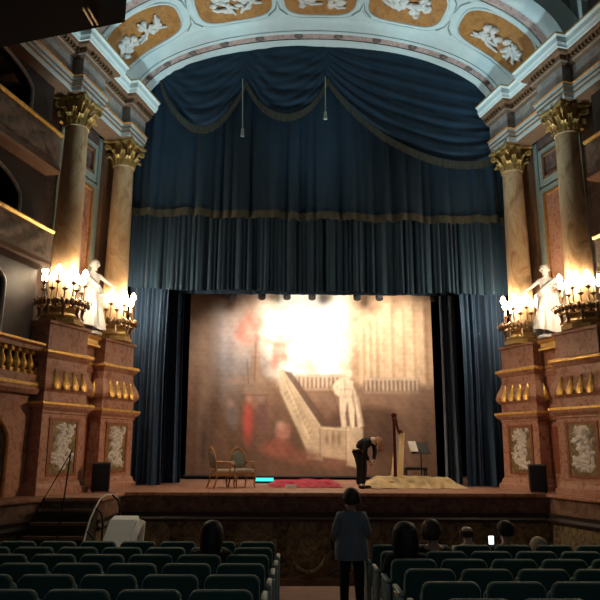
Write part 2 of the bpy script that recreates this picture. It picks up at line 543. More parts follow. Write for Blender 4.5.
for s in (1, -1):
    n_ = XT[s]
    wl = struct('wall_' + n_)
    k = MB(s); wbox(k, -.75, 3.1, -.75, -.55, SZ - .1, 9.98); k.build('back_wall', 'mauve', wl)
    k = MB(s)
    for z0, z1, a0, a1 in ((5.6, 8.35, .55, 1.75), (8.75, 9.45, .62, 1.68)):
        for q in ((a0 - .16, a0, z0 - .16, z1 + .16), (a1, a1 + .16, z0 - .16, z1 + .16), (a0, a1, z0 - .16, z0), (a0, a1, z1, z1 + .16)):
            wbox(k, q[0], q[1], -.56, -.50, q[2], q[3])
    wbox(k, .15, .39, -.56, -.51, 4.4, 9.9)
    wbox(k, 1.91, 2.1, -.56, -.51, 4.4, 9.9)
    k.build('pale_panel_border', 'plaster2', wl)
    k = MB(s)
    wbox(k, .62, 1.68, -.55, -.52, 5.68, 8.28)
    k.build('marble_panel', 'redm', wl)
    k = MB(s)
    for z0, z1, a0, a1 in ((5.6, 8.35, .55, 1.75),):
        for q in ((a0, a0 + .07, z0, z1), (a1 - .07, a1, z0, z1), (a0, a1, z0, z0 + .07), (a0, a1, z1 - .07, z1)):
            wbox(k, q[0], q[1], -.56, -.48, q[2], q[3])
    k.build('gilt_panel_frame', 'ochre', wl)
    k = MB(s)
    for q in ((.62, .69, 8.75, 9.45), (1.61, 1.68, 8.75, 9.45), (.62, 1.68, 8.75, 8.82), (.62, 1.68, 9.38, 9.45)):
        wbox(k, q[0], q[1], -.56, -.48, q[2], q[3])
    k.build('small_panel_frame', 'brown', wl)
    k = MB(s); wbox(k, 2.05, 2.7, -.56, -.40, 4.0, 9.98); k.build('pilaster', 'brown', wl)
    # the linking wall between the two pedestals, mouldings carried across
    k = MB(s); wbox(k, .3, 2.2, -.56, -.12, SZ, 4.05); k.build('link_wall', 'redm', wl)
    pth = [W(2.25, -.12), W(.3, -.12)]
    for nm, mat, pr_ in (('link_cornice', 'redm', [(-.02, 3.45), (.04, 3.45), (.09, 3.55), (.09, 3.66), (-.02, 3.7)]),
                         ('link_gilt_line', 'gold', [(.07, 3.6), (.11, 3.62), (.11, 3.67), (.07, 3.69)]),
                         ('link_lower_cornice', 'redm', [(-.02, 2.35), (.05, 2.35), (.12, 2.45), (.12, 2.58), (-.02, 2.6)])):
        MB(s).sweep(pth, pr_).build(nm, mat, wl)
    k = MB(s); wbox(k, .62, 1.85, -.12, -.10, 1.1, 2.2); k.build('link_panel', 'panelm', wl)
    # arcaded wall of boxes nearer the audience
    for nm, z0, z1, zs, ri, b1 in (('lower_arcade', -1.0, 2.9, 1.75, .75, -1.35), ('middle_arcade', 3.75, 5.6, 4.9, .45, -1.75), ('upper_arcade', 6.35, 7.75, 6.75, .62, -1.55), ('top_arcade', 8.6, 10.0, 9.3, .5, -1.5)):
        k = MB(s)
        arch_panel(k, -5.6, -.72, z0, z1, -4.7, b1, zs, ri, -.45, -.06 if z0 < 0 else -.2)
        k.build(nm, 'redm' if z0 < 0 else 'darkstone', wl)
        k = MB(s)
        N = 14
        am, ah = (-4.7 + b1) / 2, (b1 + 4.7) / 2
        ofs = -.05 if z0 < 0 else -.19
        k.tube([(*W(b1, ofs), max(z0, -.9))] + [(*W(am + ah * math.cos(PI * i / N), ofs), zs + ri * math.sin(PI * i / N)) for i in range(N // 2 + 3)], .045, 6)
        k.build('arch_moulding', 'ochre' if z0 < 0 else 'greym', wl, True)
    k = MB(s); wbox(k, -6, -.7, -2.3, -2.2, -1, 10.2); k.build('box_back_wall', 'plaster2', wl)
    k = MB(s)
    for z in (SZ - .3, 3.0, 5.55, 7.7, 10.0): wbox(k, -6, -.7, -2.2, -.2, z - .08, z)
    k.build('box_floor', 'brown', wl)
    # attic wall above the cornice with pale ribs and dark lunettes
    k = MB(s); wbox(k, -6, .8, -.75, -.55, 11.0, 15.4); k.build('attic_wall', 'plaster2', wl)
    k = MB(s)
    for a in (-.35, -2.1, -3.9):
        wbox(k, a - .2, a + .2, -.55, -.35, 11.3, 15.4)
    k.tube([(*W(-1.2 + .62 * math.cos(t), -.5), 12.6 + .75 * math.sin(t)) for t in np.linspace(0, PI, 14)], .09, 6)
    k.build('attic_rib', 'plaster', wl, True)
    k = MB(s)
    prism(k, [(-1.2 + .6 * math.cos(t), 12.6 + .72 * math.sin(t)) for t in np.linspace(0, PI, 12)] + [(-1.8, 11.6), (-.6, 11.6)], -.56, -.52)
    k.build('attic_lunette', 'dark', wl)

    # entablature carried round the columns
    tr = struct('trim_entablature_' + n_)
    tr.location.z = -.12
    ep = [W(2.75, .36), W(1.87, .36), W(1.87, .12), W(.5, .12), W(.5, .36), W(-.5, .36), W(-.5, .1), W(-6, .1)]
    for nm, mat, pr_ in (
        ('architrave', 'plaster', [(-.5, 9.98), (0, 9.98), (0, 10.09), (.035, 10.1), (.035, 10.19), (.07, 10.2), (.07, 10.3), (-.5, 10.3)]),
        ('architrave_soffit', 'brown', [(-.5, 9.97), (-.01, 9.97), (-.01, 9.985), (-.5, 9.985)]),
        ('architrave_line', 'brown', [(-.1, 10.185), (.078, 10.185), (.078, 10.205), (-.1, 10.205)]),
        ('architrave_groove', 'brown', [(-.1, 10.085), (.045, 10.085), (.045, 10.105), (-.1, 10.105)]),
        ('gilt_fillet', 'ochre', [(-.3, 10.3), (.09, 10.3), (.11, 10.32), (.09, 10.35), (-.3, 10.35)]),
        ('frieze', 'greym', [(-.5, 10.35), (.0, 10.35), (.0, 10.82), (-.5, 10.82)]),
        ('bed_moulding', 'brown', [(-.5, 10.82), (.05, 10.82), (.1, 10.87), (.14, 10.88), (.14, 11.0), (.24, 11.02), (.27, 11.08), (-.5, 11.1)]),
        ('bed_fillet', 'greym', [(-.1, 10.855), (.105, 10.86), (.115, 10.885), (-.1, 10.89)]),
        ('corona', 'plaster', [(-.5, 11.08), (.31, 11.08), (.33, 11.14), (.36, 11.18), (.37, 11.3), (.42, 11.34), (-.5, 11.36)]),
        ('gilt_edge', 'dullgold', [(.30, 11.35), (.43, 11.34), (.44, 11.37), (.36, 11.40), (-.1, 11.4)])):
        MB(s).sweep(ep, pr_).build(nm, mat, tr)
    # dentils, one mesh of pattern
    k = MB(s)
    for i in range(len(ep) - 1):
        p, q = Vector(ep[i]), Vector(ep[i + 1])
        d = (q - p).normalized(); nn = Vector((d.y, -d.x)); L = (q - p).length
        for j in range(int(L / .12)):
            c = p + d * (.06 + j * .12) + nn * .17
            k.box((c.x, c.y, 10.94), (.06, .08, .07), math.atan2(d.y, d.x))
    k.build('dentil_course', 'bronze', tr)

# --- proscenium arch: a splayed, coffered soffit
arch = struct('trim_proscenium_arch')
def AR(t, u, lift=0.0):
    a, b, y = 5.12 + .95 * u, 1.98 + .75 * u, 17.4 - 3.0 * u
    a, b = a - lift, b - lift
    return Vector((a * math.cos(t), y, 11.30 + (b + .12) * math.sin(t)))
def band(nm, mat, u0, u1, l0, l1, rnd=0.0, n=72, nv=6):
    k = MB()
    def fn(p, q):
        t = PI * p
        return AR(t, u0 + (u1 - u0) * q, l0 + (l1 - l0) * q + rnd * math.sin(PI * q))
    k.grid(fn, n, nv)
    return k.build(nm, mat, arch, True)
band('inner_edge', 'plaster', -.03, .06, .06, .05, .05)
band('inner_return', 'plaster', -.03, -.029, -.8, .06)
band('inner_pink_band', 'pinkband', .06, .125, .02, .02)
band('inner_fillet', 'plaster', .125, .16, .05, .05, .03)
band('cove', 'plaster', .16, .30, .03, -.02, -.07)
band('coffer_field', 'plaster', .30, .74, 0, 0)
band('outer_fillet', 'plaster', .74, .78, .05, .05, .03)
band('outer_pink_band', 'pinkband', .78, .85, .02, .02)
band('outer_roll', 'plaster', .85, 1.0, .03, .03, .13)
band('outer_return', 'plaster', 1.0, 1.001, .03, -.5)
q = MB()
for i in range(14):
    t = PI * (i + .5) / 14
    q.ball(AR(t, .093, .03), (.14, .1, .05), 10, 6)
q.build('band_boss', 'mauve', arch, True)
PAN = [(27.5, 19), (64.5, 11.6), (90, 10.4), (115.5, 11.6), (152.5, 19)]
for ci, (tc, th) in enumerate(PAN):
    t0, hw = math.radians(tc), math.radians(th)
    def sup(r, a, e=.62):
        c, s_ = math.cos(a), math.sin(a)
        return (t0 + hw * r * math.copysign(abs(c) ** e, c), .53 + .20 * r * math.copysign(abs(s_) ** e, s_))
    k = MB()
    k.grid(lambda p, q: AR(*sup(q, 2 * PI * p), .012 + .01 * (1 - q)), 40, 5)
    pn = k.build('painted_coffer', 'ochre', arch, True)
    q = MB().tube([AR(*sup(1.03, 2 * PI * i / 48), .02) for i in range(49)], .035, 6)
    q.tube([AR(*sup(1.2, 2 * PI * i / 48), .0) for i in range(49)], .02, 6)
    q.build('coffer_frame', 'plaster', pn, True)
    q = MB()                                       # stucco figures: putti with garlands, limbs and torsos as modelled blobs
    r2 = np.random.RandomState(ci + 3)
    for e in (-1, 1):
        c = (t0 + e * hw * .34, .53)
        for _ in range(9):
            p = AR(c[0] + hw * .26 * r2.uniform(-1, 1), c[1] + .085 * r2.uniform(-1, 1), .05)
            q.ball(p, (r2.uniform(.07, .16), r2.uniform(.06, .13), r2.uniform(.05, .1)), 8, 6)
        for _ in range(6):
            p0 = AR(c[0] + hw * .2 * r2.uniform(-1, 1), c[1] + .06 * r2.uniform(-1, 1), .07)
            p1 = AR(c[0] + hw * .46 * r2.uniform(-1, 1), c[1] + .12 * r2.uniform(-1, 1), .07)
            q.tube([p0, (p0 + p1) / 2 + Vector((r2.uniform(-.06, .06), r2.uniform(-.06, .06), -.03)), p1], [.06, .05, .03], 7)
    q.build('stucco_figures', 'relief', pn, True)
q = MB()
for a_, b_ in ((46, 54), (74, 81), (99, 106), (126, 134)):
    t = math.radians((a_ + b_) / 2)
    for u0, e in ((.40, 1), (.66, -1)):
        q.tube([AR(t - .05, u0 - .06 * e, .02), AR(t - .012, u0, .02), AR(t, u0 + .09 * e, .02), AR(t + .012, u0, .02), AR(t + .05, u0 - .06 * e, .02)], .022, 6)
q.build('spandrel_moulding', 'plaster2', arch, True)
# wall above the arch and the ceiling
k = MB()
N = 40
for i in range(N):
    p, q = AR(PI * i / N, 0, -.0), AR(PI * (i + 1) / N, 0, 0)
    y = 17.55
    k.add([(p.x, y, p.z), (p.x, y, 16), (q.x, y, 16), (q.x, y, q.z)], [(0, 1, 2, 3)])
st(k.build('wall_proscenium', 'plaster2'))
k = MB().bbox(-9, 9, 2.5, 17.6, 15.4, 15.5)
st(k.build('ceiling', 'plaster2'))
# stage house
k = MB()
k.bbox(-9.5, 9.5, 25.9, 26, SZ, 16)
k.bbox(-9.6, -9.5, 17.5, 26, SZ, 16)
k.bbox(9.5, 9.6, 17.5, 26, SZ, 16)
k.bbox(-9.5, 9.5, 17.5, 26, 15.9, 16)
k.bbox(-9.5, -5.9, 17.6, 17.7, SZ, 16)
k.bbox(5.9, 9.5, 17.6, 17.7, SZ, 16)
st(k.build('wall_stage_house', 'mask'))

# --- balustrades and box parapets
for s, side in ((-1, 'armchair'), (1, 'harp')):
    sd = 'left' if s < 0 else 'right'
    path = [W(-.75, .1), W(-4.6, .1)]
    bal = thing('box_balustrade', f'gilded stone balustrade of the lowest theatre box at the {sd} edge', 'balustrade', group='box fronts')
    MB(s).sweep(path, [(-.32, 3.62), (.04, 3.62), (.04, 3.7), (.1, 3.74), (.1, 3.79), (-.32, 3.8)]).build('handrail', 'redm', bal)
    MB(s).sweep(path, [(.04, 3.71), (.115, 3.745), (.115, 3.79), (.04, 3.805)]).build('gilt_handrail_edge', 'gold', bal)
    MB(s).sweep(path, [(-.32, 2.72), (.0, 2.72), (.06, 2.8), (.06, 2.95), (.0, 3.0), (.0, 3.12), (-.32, 3.12)]).build('base_moulding', 'redm', bal)
    MB(s).sweep(path, [(.03, 2.86), (.085, 2.88), (.085, 2.94), (.03, 2.96)]).build('gilt_base_line', 'gold', bal)
    for i in range(13):
        x, y = W(-.93 - .225 * i, -.02)
        k = MB(s)
        k.sq([(.075, 3.12), (.075, 3.2), (.05, 3.21)], (x, y, 0))
        k.lathe([(.045, 3.2), (.085, 3.28), (.09, 3.34), (.045, 3.46), (.035, 3.5), (.05, 3.53), (.035, 3.55)], 12, (x, y, 0))
        k.sq([(.05, 3.54), (.075, 3.55), (.075, 3.63)], (x, y, 0))
        k.build('baluster', 'gold', bal, True)
    for nm, z0, z1, word in (('middle', 5.46, 6.3, 'middle'), ('upper', 7.66, 8.6, 'top')):
        pa = thing('box_parapet', f'painted {word} tier box front with gilded rail at the {sd} edge', 'box front', group='box fronts')
        MB(s).sweep(path, [(-.12, z0 + .1), (.02, z0 + .1), (.02, z1 - .06), (-.12, z1 - .06)]).build('wall_panel', 'painted', pa)
        k = MB(s)
        def ppf(p, q):
            a = -.95 - 3.4 * p
            z = z0 + .22 + (z1 - z0 - .40) * q
            return (*W(a, .15 + .02 * math.sin(a * 11 + 3 * z) * math.sin(z * 17 + a * 3)), z)
        k.grid(ppf, 60, 10)
        k.build('painted_panel', 'painted', pa, True)
        MB(s).sweep(path, [(-.14, z1 - .07), (.05, z1 - .07), (.09, z1 - .03), (.09, z1), (-.14, z1 + .02)]).build('gilt_rail', 'gold', pa)
        MB(s).sweep(path, [(-.3, z0 - .02), (.03, z0 - .02), (.07, z0 + .03), (.05, z0 + .12), (-.3, z0 + .12)]).build('lower_moulding', 'brown', pa)

# --- overhanging gallery corner close to the viewer
gal = struct('trim_gallery_overhang')
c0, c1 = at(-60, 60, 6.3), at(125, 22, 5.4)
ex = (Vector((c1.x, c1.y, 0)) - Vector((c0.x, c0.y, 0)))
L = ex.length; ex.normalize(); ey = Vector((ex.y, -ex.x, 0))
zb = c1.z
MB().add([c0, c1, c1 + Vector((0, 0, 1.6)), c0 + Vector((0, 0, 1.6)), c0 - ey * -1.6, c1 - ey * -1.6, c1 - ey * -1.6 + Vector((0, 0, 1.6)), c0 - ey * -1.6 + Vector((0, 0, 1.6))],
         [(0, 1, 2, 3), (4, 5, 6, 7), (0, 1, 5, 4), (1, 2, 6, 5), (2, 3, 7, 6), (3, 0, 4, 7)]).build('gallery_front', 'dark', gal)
k = MB()
for px0, px1 in ((83, 96), (88, 101)):
    k.tube([at(px0, 8, 5.1), at(px1 - 3, 25, 5.5)], .012, 6)
k.build('gilt_line', 'dullgold', gal, True)

# ================================================================== COLUMNS, PEDESTALS, CANDELABRA, STATUES
AIN = {1: math.atan2(-.245, -.97), -1: math.atan2(-.245, .97)}       # heading of the inward normal of each side
def Wp(a, o, s, z=0.0):
    x, y = W(a, o)
    return Vector((x * s, y, z))

def rects(k, prof, hx, hy, cx=0.0):
    """stack of rectangles: (grow, z)"""
    vs, fs = [], []
    for g, z in prof:
        for a, b in ((-1, -1), (1, -1), (1, 1), (-1, 1)):
            vs.append((cx + a * (hx + g), b * (hy + g), z))
    n = len(prof)
    for i in range(n - 1):
        for q in range(4):
            fs.append((i * 4 + q, i * 4 + (q + 1) % 4, (i + 1) * 4 + (q + 1) % 4, (i + 1) * 4 + q))
    fs += [(3, 2, 1, 0), tuple((n - 1) * 4 + q for q in range(4))]
    return k.add(vs, fs)

def relief_grid(w, h, seed, amp=.06, n=36):
    """carved trophy panel: a height field of overlapping leaves and ribbons"""
    r = np.random.RandomState(seed)
    bl = []
    for i in range(90):
        t = i / 90
        bl.append((r.normal(0, .17 + .05 * math.sin(t * 9)) * w, (t - .5) * h * .9 + r.normal(0, .02), r.uniform(.03, .07) * w, r.uniform(.06, .19) * w, r.uniform(0, PI), r.uniform(.4, 1)))
    def fn(p, q):
        y, z = (p - .5) * w, (q - .5) * h
        hh = 0.0
        for by, bz, sa, sb, an, am in bl:
            dy, dz = y - by, z - bz
            u, v = dy * math.cos(an) + dz * math.sin(an), -dy * math.sin(an) + dz * math.cos(an)
            e = (u / sa) ** 2 + (v / sb) ** 2
            if e < 1: hh = max(hh, am * math.sqrt(1 - e))
        return Vector((amp * hh, y, z))
    return fn, n, int(n * h / w)

PH = 4.32 - SZ
def pedestal(label, loc, rz, seed, k_=1.0):
    t = thing('column_pedestal', label, 'pedestal', loc, rz, 'marble column pedestals')
    hx, hy = .34 * k_, .60 * k_
    cx = -.04
    B = lambda prof, nm, mat, g=0.0: rects(MB(), [(e + g, z - SZ) for e, z in prof], hx, hy, cx).build(nm, mat, t)
    B([(.15, SZ), (.15, .80), (.11, .84), (.09, .92), (.05, .97)], 'foot', 'redm')
    B([(.05, .97), (.04, 2.34)], 'shaft', 'redm')
    B([(.04, 2.34), (.06, 2.36), (.06, 2.4), (.14, 2.47), (.16, 2.53), (.16, 2.58), (.04, 2.60)], 'middle_cornice', 'redm')
    B([(.155, 2.52), (.17, 2.53), (.17, 2.575), (.155, 2.585)], 'gilt_middle_line', 'gold')
    B([(.03, 2.60), (.03, 2.8)], 'neck_block', 'redm')
    B([(.04, 2.8), (.11, 2.88), (.13, 2.95), (.10, 3.08), (.03, 3.24), (.01, 3.32)], 'bulged_frieze', 'redm')
    B([(.0, 3.32), (.0, 3.5), (.06, 3.56), (.1, 3.62), (.1, 3.68), (.0, 3.72)], 'upper_cornice', 'redm')
    B([(.09, 3.61), (.115, 3.62), (.115, 3.67), (.09, 3.685)], 'gilt_upper_line', 'gold')
    B([(-.02, 3.72), (-.02, 4.24), (.03, 4.26), (.03, 4.32)], 'top_block', 'redm')
    xi = cx + hx + .045
    fr = MB()
    for y0, y1, z0, z1 in ((-.43, -.36, 1.05, 2.26), (.36, .43, 1.05, 2.26), (-.36, .36, 1.05, 1.11), (-.36, .36, 2.2, 2.26)):
        fr.bbox(xi - .02, xi + .02, y0 * k_, y1 * k_, z0 - SZ, z1 - SZ)
    fr.build('panel_frame', 'panelm', t)
    pb = MB().bbox(xi - .03, xi + .006, -.36 * k_, .36 * k_, 1.11 - SZ, 2.2 - SZ).build('relief_ground', 'fasciaP', t)
    fn, nu, nv = relief_grid(.66 * k_, 1.0, seed)
    MB().grid(fn, nu, nv).build('carved_trophy', 'relief', t, True, (xi + .002, 0, 1.68 - SZ))
    lf = MB()                                            # gilded leaves on the bulged frieze, front and sides
    for face, n in ((0, 4), (1, 2), (2, 2)):
        for i in range(n):
            o = (i - (n - 1) / 2) * .27
            def fnl(p, q):
                ww = .125 * (1 - q) ** .8 * min(1, .55 + q * 2.2)
                yy = o + ww * (2 * p - 1)
                e = .15 - .11 * max(0.0, q - .2) ** 1.1 / .8 + .035 * (1 - (2 * p - 1) ** 2)
                zz = 2.86 + .42 * q - SZ
                if face == 0: return Vector((cx + hx + e, yy * k_, zz))
                sg = -1 if face == 1 else 1
                return Vector((cx + yy, sg * (hy + e), zz))
            lf.grid(fnl, 4, 8)
    lf.build('gilt_leaves', 'gold', t, True)
    return t

def column(label, loc, rz):
    t = thing('marble_column', label, 'column', loc, rz, 'marble columns')
    b = MB()
    b.lathe([(.5, 0), (.5, .1)], 8, a0=PI / 8)
    b.lathe([(.42, .1), (.45, .14), (.45, .18), (.41, .22), (.365, .25), (.36, .29), (.38, .31), (.395, .34), (.38, .38), (.33, .41), (.32, .46)], 28)
    b.build('base', 'dullgold', t, True)
    r0, r1, z0, z1 = .315, .262, .46, 4.81
    MB().lathe([(r0 + .02, z0), (r0, z0 + .07)] + [(r0 - (r0 - r1) * (i / 12) ** 1.5, z0 + .07 + (z1 - z0 - .07) * i / 12) for i in range(13)] + [(r1 + .025, z1), (r1 + .025, z1 + .04)], 32).build('shaft', 'shaft', t, True)
    cp = MB().lathe([(.26, 4.95), (.255, 5.2), (.28, 5.4), (.34, 5.56)], 20).build('capital', 'dullgold', t, True)
    cp.location.z = -.12
    lv = MB()
    for row, (n, zb, h, rb, off) in enumerate(((8, 4.95, .30, .27, 0), (8, 4.97, .5, .275, PI / 8))):
        for i in range(n):
            a = off + 2 * PI * i / n
            def fnl(p, q):
                ww = (.095 if row == 0 else .09) * (1 - .35 * q) * (1 + .18 * math.sin(q * 16))
                rr = rb + .02 + .05 * q + (.13 * max(0, q - .62) / .38 if q > .62 else 0)
                zz = zb + h * (q if q < .8 else .8 + (q - .8) * .2 - (q - .8) * .9)
                y = ww * (2 * p - 1)
                rr += -.35 * y * y / .1 * .3 + .012 * math.cos(p * PI * 4)
                return Vector((rr * math.cos(a) - y * math.sin(a), rr * math.sin(a) + y * math.cos(a), zz))
            lv.grid(fnl, 6, 9)
    lv.build('acanthus_leaves', 'dullgold', cp, True)
    vo = MB()
    for i in range(4):
        a = PI / 4 + i * PI / 2
        pts = [(.27, 5.2), (.30, 5.34), (.38, 5.46), (.47, 5.53)]
        pts += [(.47 + .075 * (1 - j / 14) * math.sin(j * .62), 5.455 + .075 * (1 - j / 14) * math.cos(j * .62)) for j in range(1, 13)]
        vo.tube([(r * math.cos(a), r * math.sin(a), z) for r, z in pts], [.03] * 4 + [.036] * 12, 8)
        vo.ball((.36 * math.cos(a + PI / 4), .36 * math.sin(a + PI / 4), 5.6), .06, 8, 6)
    vo.build('volutes', 'dullgold', cp, True)
    ab = MB()
    out_ = []
    for i in range(4):
        for j in range(7):
            u = j / 7 * 2 - 1
            d = .36 + .07 * u * u
            a = i * PI / 2
            x, y = d, u * .43
            out_.append((x * math.cos(a) - y * math.sin(a), x * math.sin(a) + y * math.cos(a)))
    n = len(out_)
    vs_ = []
    for g, z in ((.93, 5.57), (1, 5.6), (1, 5.66)):
        vs_ += [(x * g, y * g, z) for x, y in out_]
    ab.add(vs_, [(i * n + j, i * n + (j + 1) % n, (i + 1) * n + (j + 1) % n, (i + 1) * n + j) for i in range(2) for j in range(n)] + [tuple(range(n))[::-1], tuple(range(2 * n, 3 * n))])
    ab.build('abacus', 'dullgold', cp)
    return t

def candelabrum(label, loc, rz):
    """gilt bracket ring with curling arms, cups, candles and lit bulbs; local +X is the way it faces"""
    t = thing('candelabrum', label, 'candelabrum', loc, rz, 'lit candelabra')
    ring = MB().tube([(.38 * math.cos(a), .38 * math.sin(a), .50 + .03 * math.cos(6 * a)) for a in np.linspace(-1.75, 1.75, 22)], .035)
    for a in np.linspace(-1.5, 1.5, 5):
        ring.tube([(.43 * math.cos(a), .43 * math.sin(a), .5), (.47 * math.cos(a), .47 * math.sin(a), .36), (.45 * math.cos(a), .45 * math.sin(a), .22), (.5 * math.cos(a), .5 * math.sin(a), .14)], [.02, .045, .035, .015])
    ring.build('bracket_ring', 'bronze', t, True)
    for i, a in enumerate((-1.35, -1.0, -.66, -.33, 0, .33, .66, 1.0, 1.35)):
        rr = .42 + .09 * (i % 2)
        zz = .76 + .13 * (i % 2)
        c, s_ = math.cos(a), math.sin(a)
        pts = [(.38, .48), (.45, .38), (.52, .36), (rr + .09, .42), (rr + .07, .52), (rr, .58), (rr, zz)]
        k = MB().tube([(r * c, r * s_, z) for r, z in pts], [.024, .026, .024, .022, .02, .018, .016])
        k.tube([(r * c + (e) * s_ * .06, r * s_ - e * c * .06, z) for e, r, z in ((0, .52, .45), (1, .6, .56), (1.4, .66, .52), (1, .64, .47))], [.018, .02, .016, .01])
        for e in (-1, 1):
            k.ball((.58 * c - e * .05 * s_, .58 * s_ + e * .05 * c, .46), (.045, .045, .07), 8, 6)
        ar = k.build('arm', 'bronze', t, True)
        MB().lathe([(.015, 0), (.03, .02), (.065, .05), (.07, .065), (.03, .065), (.02, .1)], 12, (rr * c, rr * s_, zz - .04)).build('candle_cup', 'bronze', ar, True)
        MB().lathe([(.022, 0), (.022, .14), (.012, .15)], 10, (rr * c, rr * s_, zz + .05)).build('candle', 'paper', ar, True)
        MB().lathe([(.014, 0), (.06, .04), (.075, .09), (.055, .16), (.008, .22)], 12, (rr * c, rr * s_, zz + .19)).build('bulb', 'bulb', ar, True)
    return t

def stat_joints(f):
    """standing statue facing local +Y, one arm stretched out to local f*X"""
    J = dict(pelvis=(0, 0, .98), spine=(.02 * f, -.01, 1.14), chest=(.0, 0, 1.36), neck0=(.0, .0, 1.48), neck=(.01 * f, .01, 1.55), head0=(.02 * f, .03, 1.60), head=(.04 * f, .05, 1.68), crown=(.05 * f, .06, 1.76),
             hiL=(-.1, 0, .93), knL=(-.12, .04, .52), anL=(-.13, -.02, .09), toL=(-.15, .13, .04), hiR=(.1, 0, .93), knR=(.13, .12, .52), anR=(.12, .03, .09), toR=(.15, .18, .04),
             shL=(-.19, 0, 1.42), shR=(.19, 0, 1.42))
    out_ = 'R' if f > 0 else 'L'
    inn = 'L' if f > 0 else 'R'
    J['el' + out_] = (f * .38, .12, 1.24); J['wr' + out_] = (f * .60, .2, 1.12)
    J['el' + inn] = (-f * .30, .06, 1.16); J['wr' + inn] = (-f * .16, .24, 1.20)
    J = {q: Vector(v) for q, v in J.items()}
    J['face'] = Vector((f * .6, .8, 0))
    return J

def statue(label, loc, rz, f):
    t = thing('marble_statue', label, 'statue', loc, rz, 'marble statues')
    MB().lathe([(.34, 0), (.34, .05), (.3, .08)], 8, a0=PI / 8).build('plinth', 'statue', t)
    J = stat_joints(f)
    for q in J:
        if q != 'face': J[q] = J[q] + Vector((0, 0, .06))
    body(J, 'statue', t)
    hair_cap(J, 'statue', t, length=.06)
    k = MB()
    def drape(p, q):
        a = 2 * PI * p
        r = (.19 + .15 * q) * (1 + .13 * math.sin(7 * a + 3 * q) + .07 * math.sin(12 * a - 5 * q))
        return Vector((r * math.cos(a) + .05 * q * f, r * math.sin(a) * .85 + .05 * q, 1.16 - 1.0 * q + .06 * math.sin(2 * a)))
    k.grid(drape, 64, 12)
    k.tube([(-f * .2, .1, 1.46), (-f * .05, .18, 1.3), (f * .12, .17, 1.16), (f * .22, .05, 1.08), (f * .2, -.12, 1.06), (0, -.2, 1.16), (-f * .2, -.1, 1.4)], [.06, .075, .085, .08, .07, .07, .06], 8)
    k.build('drapery', 'statue', t, True)
    return t

CW = {('A', 1): 'the harp side of the stage', ('A', -1): 'the armchair side of the stage'}
col0 = ped0 = can0 = None
for s in (-1, 1):
    sd = 'right' if s > 0 else 'left'
    for a, nm in ((2.35, 'beside the blue curtain'), (0, 'beside the theatre boxes')):
        p = Wp(a, 0, s, SZ)
        pedestal(f'red marble pedestal with white carved trophy {nm}, {sd} of the stage', p, AIN[s] + s * .16, int(a * 10) + s + 3, 1.0 if a else 1.05)
        lc = f'tall veined marble column with gilded capital {nm}, {sd} of the stage'
        q = Wp(a, 0, s, 4.32)
        col0 = column(lc, q, AIN[s]) if col0 is None else dup(col0, lc, q, AIN[s])
        lb = f'lit gilt candelabrum on the column base {nm}, {sd} of the stage'
        rz = math.atan2(-.9, -.42 * s)
        can0 = candelabrum(lb, q, rz) if can0 is None else dup(can0, lb, q, rz)
    pl = Wp(1.22, -.1, s, 4.05)
    t = thing('gilt_plinth', f'gilded block under the white statue, {sd} of the stage', 'plinth', pl, AIN[s], 'statue plinths')
    rects(MB(), [(0, 0), (0, .05), (-.04, .08), (-.04, .16), (0, .2), (.03, .24)], .24, .34).build('block', 'gold', t)
    rects(MB(), [(.0, .24), (.0, .27)], .24, .34).build('top_slab', 'redm', t)
    statue(f'white marble draped statue with one arm held out, {sd} of the stage', Wp(1.22, -.02, s, 4.325), math.radians(-180 - 26 * s), s * 1.0)

# ================================================================== CURTAINS
def pleat(x, seed, amp, n=9, base=2.6):
    r = np.random.RandomState(seed)
    y = 0.0
    for i in range(n):
        fq = base * (1 + i * .55) * r.uniform(.85, 1.15)
        y += amp / (1 + .35 * i) * math.sin(fq * x * 2 + r.uniform(0, 6.3))
    return y
def sheet(k, x0, x1, ztop, zbot, Y, amp, seed, nu=260, nv=14, base=2.6, fade=.35):
    yy = [pleat(x0 + (x1 - x0) * i / nu, seed, amp, base=base) for i in range(nu + 1)]
    def fn(p, q):
        x = x0 + (x1 - x0) * p
        zt = ztop(x) if callable(ztop) else ztop
        zb = zbot(x) if callable(zbot) else zbot
        i = min(nu, int(round(p * nu)))
        g = fade + (1 - fade) * q
        return Vector((x + .25 * g * (yy[min(nu, i + 1)] - yy[max(0, i - 1)]), Y + yy[i] * g, zt + (zb - zt) * q))
    return k.grid(fn, nu, nv)

val = thing('stage_valance', 'blue velvet valance with swags and olive fringe hanging under the arch', 'curtain', (0, 17.62, 8))
def put(o):
    """re-express mesh built in world coordinates under the valance root"""
    o.data.transform(Matrix.Translation((0, -17.62, -8)))
    return o
put(sheet(MB(), -5.45, 5.45, 13.6, lambda x: 8.0 + .03 * math.sin(x * 3.1) - .015 * x, 17.62, .05, 3, 320, 12).build('pelmet', 'curtain', val, True))
put(sheet(MB(), -5.45, 5.45, lambda x: 8.16 + .03 * math.sin(x * 3.1) - .015 * x, lambda x: 7.93 + .03 * math.sin(x * 3.1) - .015 * x + .015 * math.sin(x * 26), 17.57, .05, 3, 320, 3, fade=1).build('fringe', 'fringe', val, True))

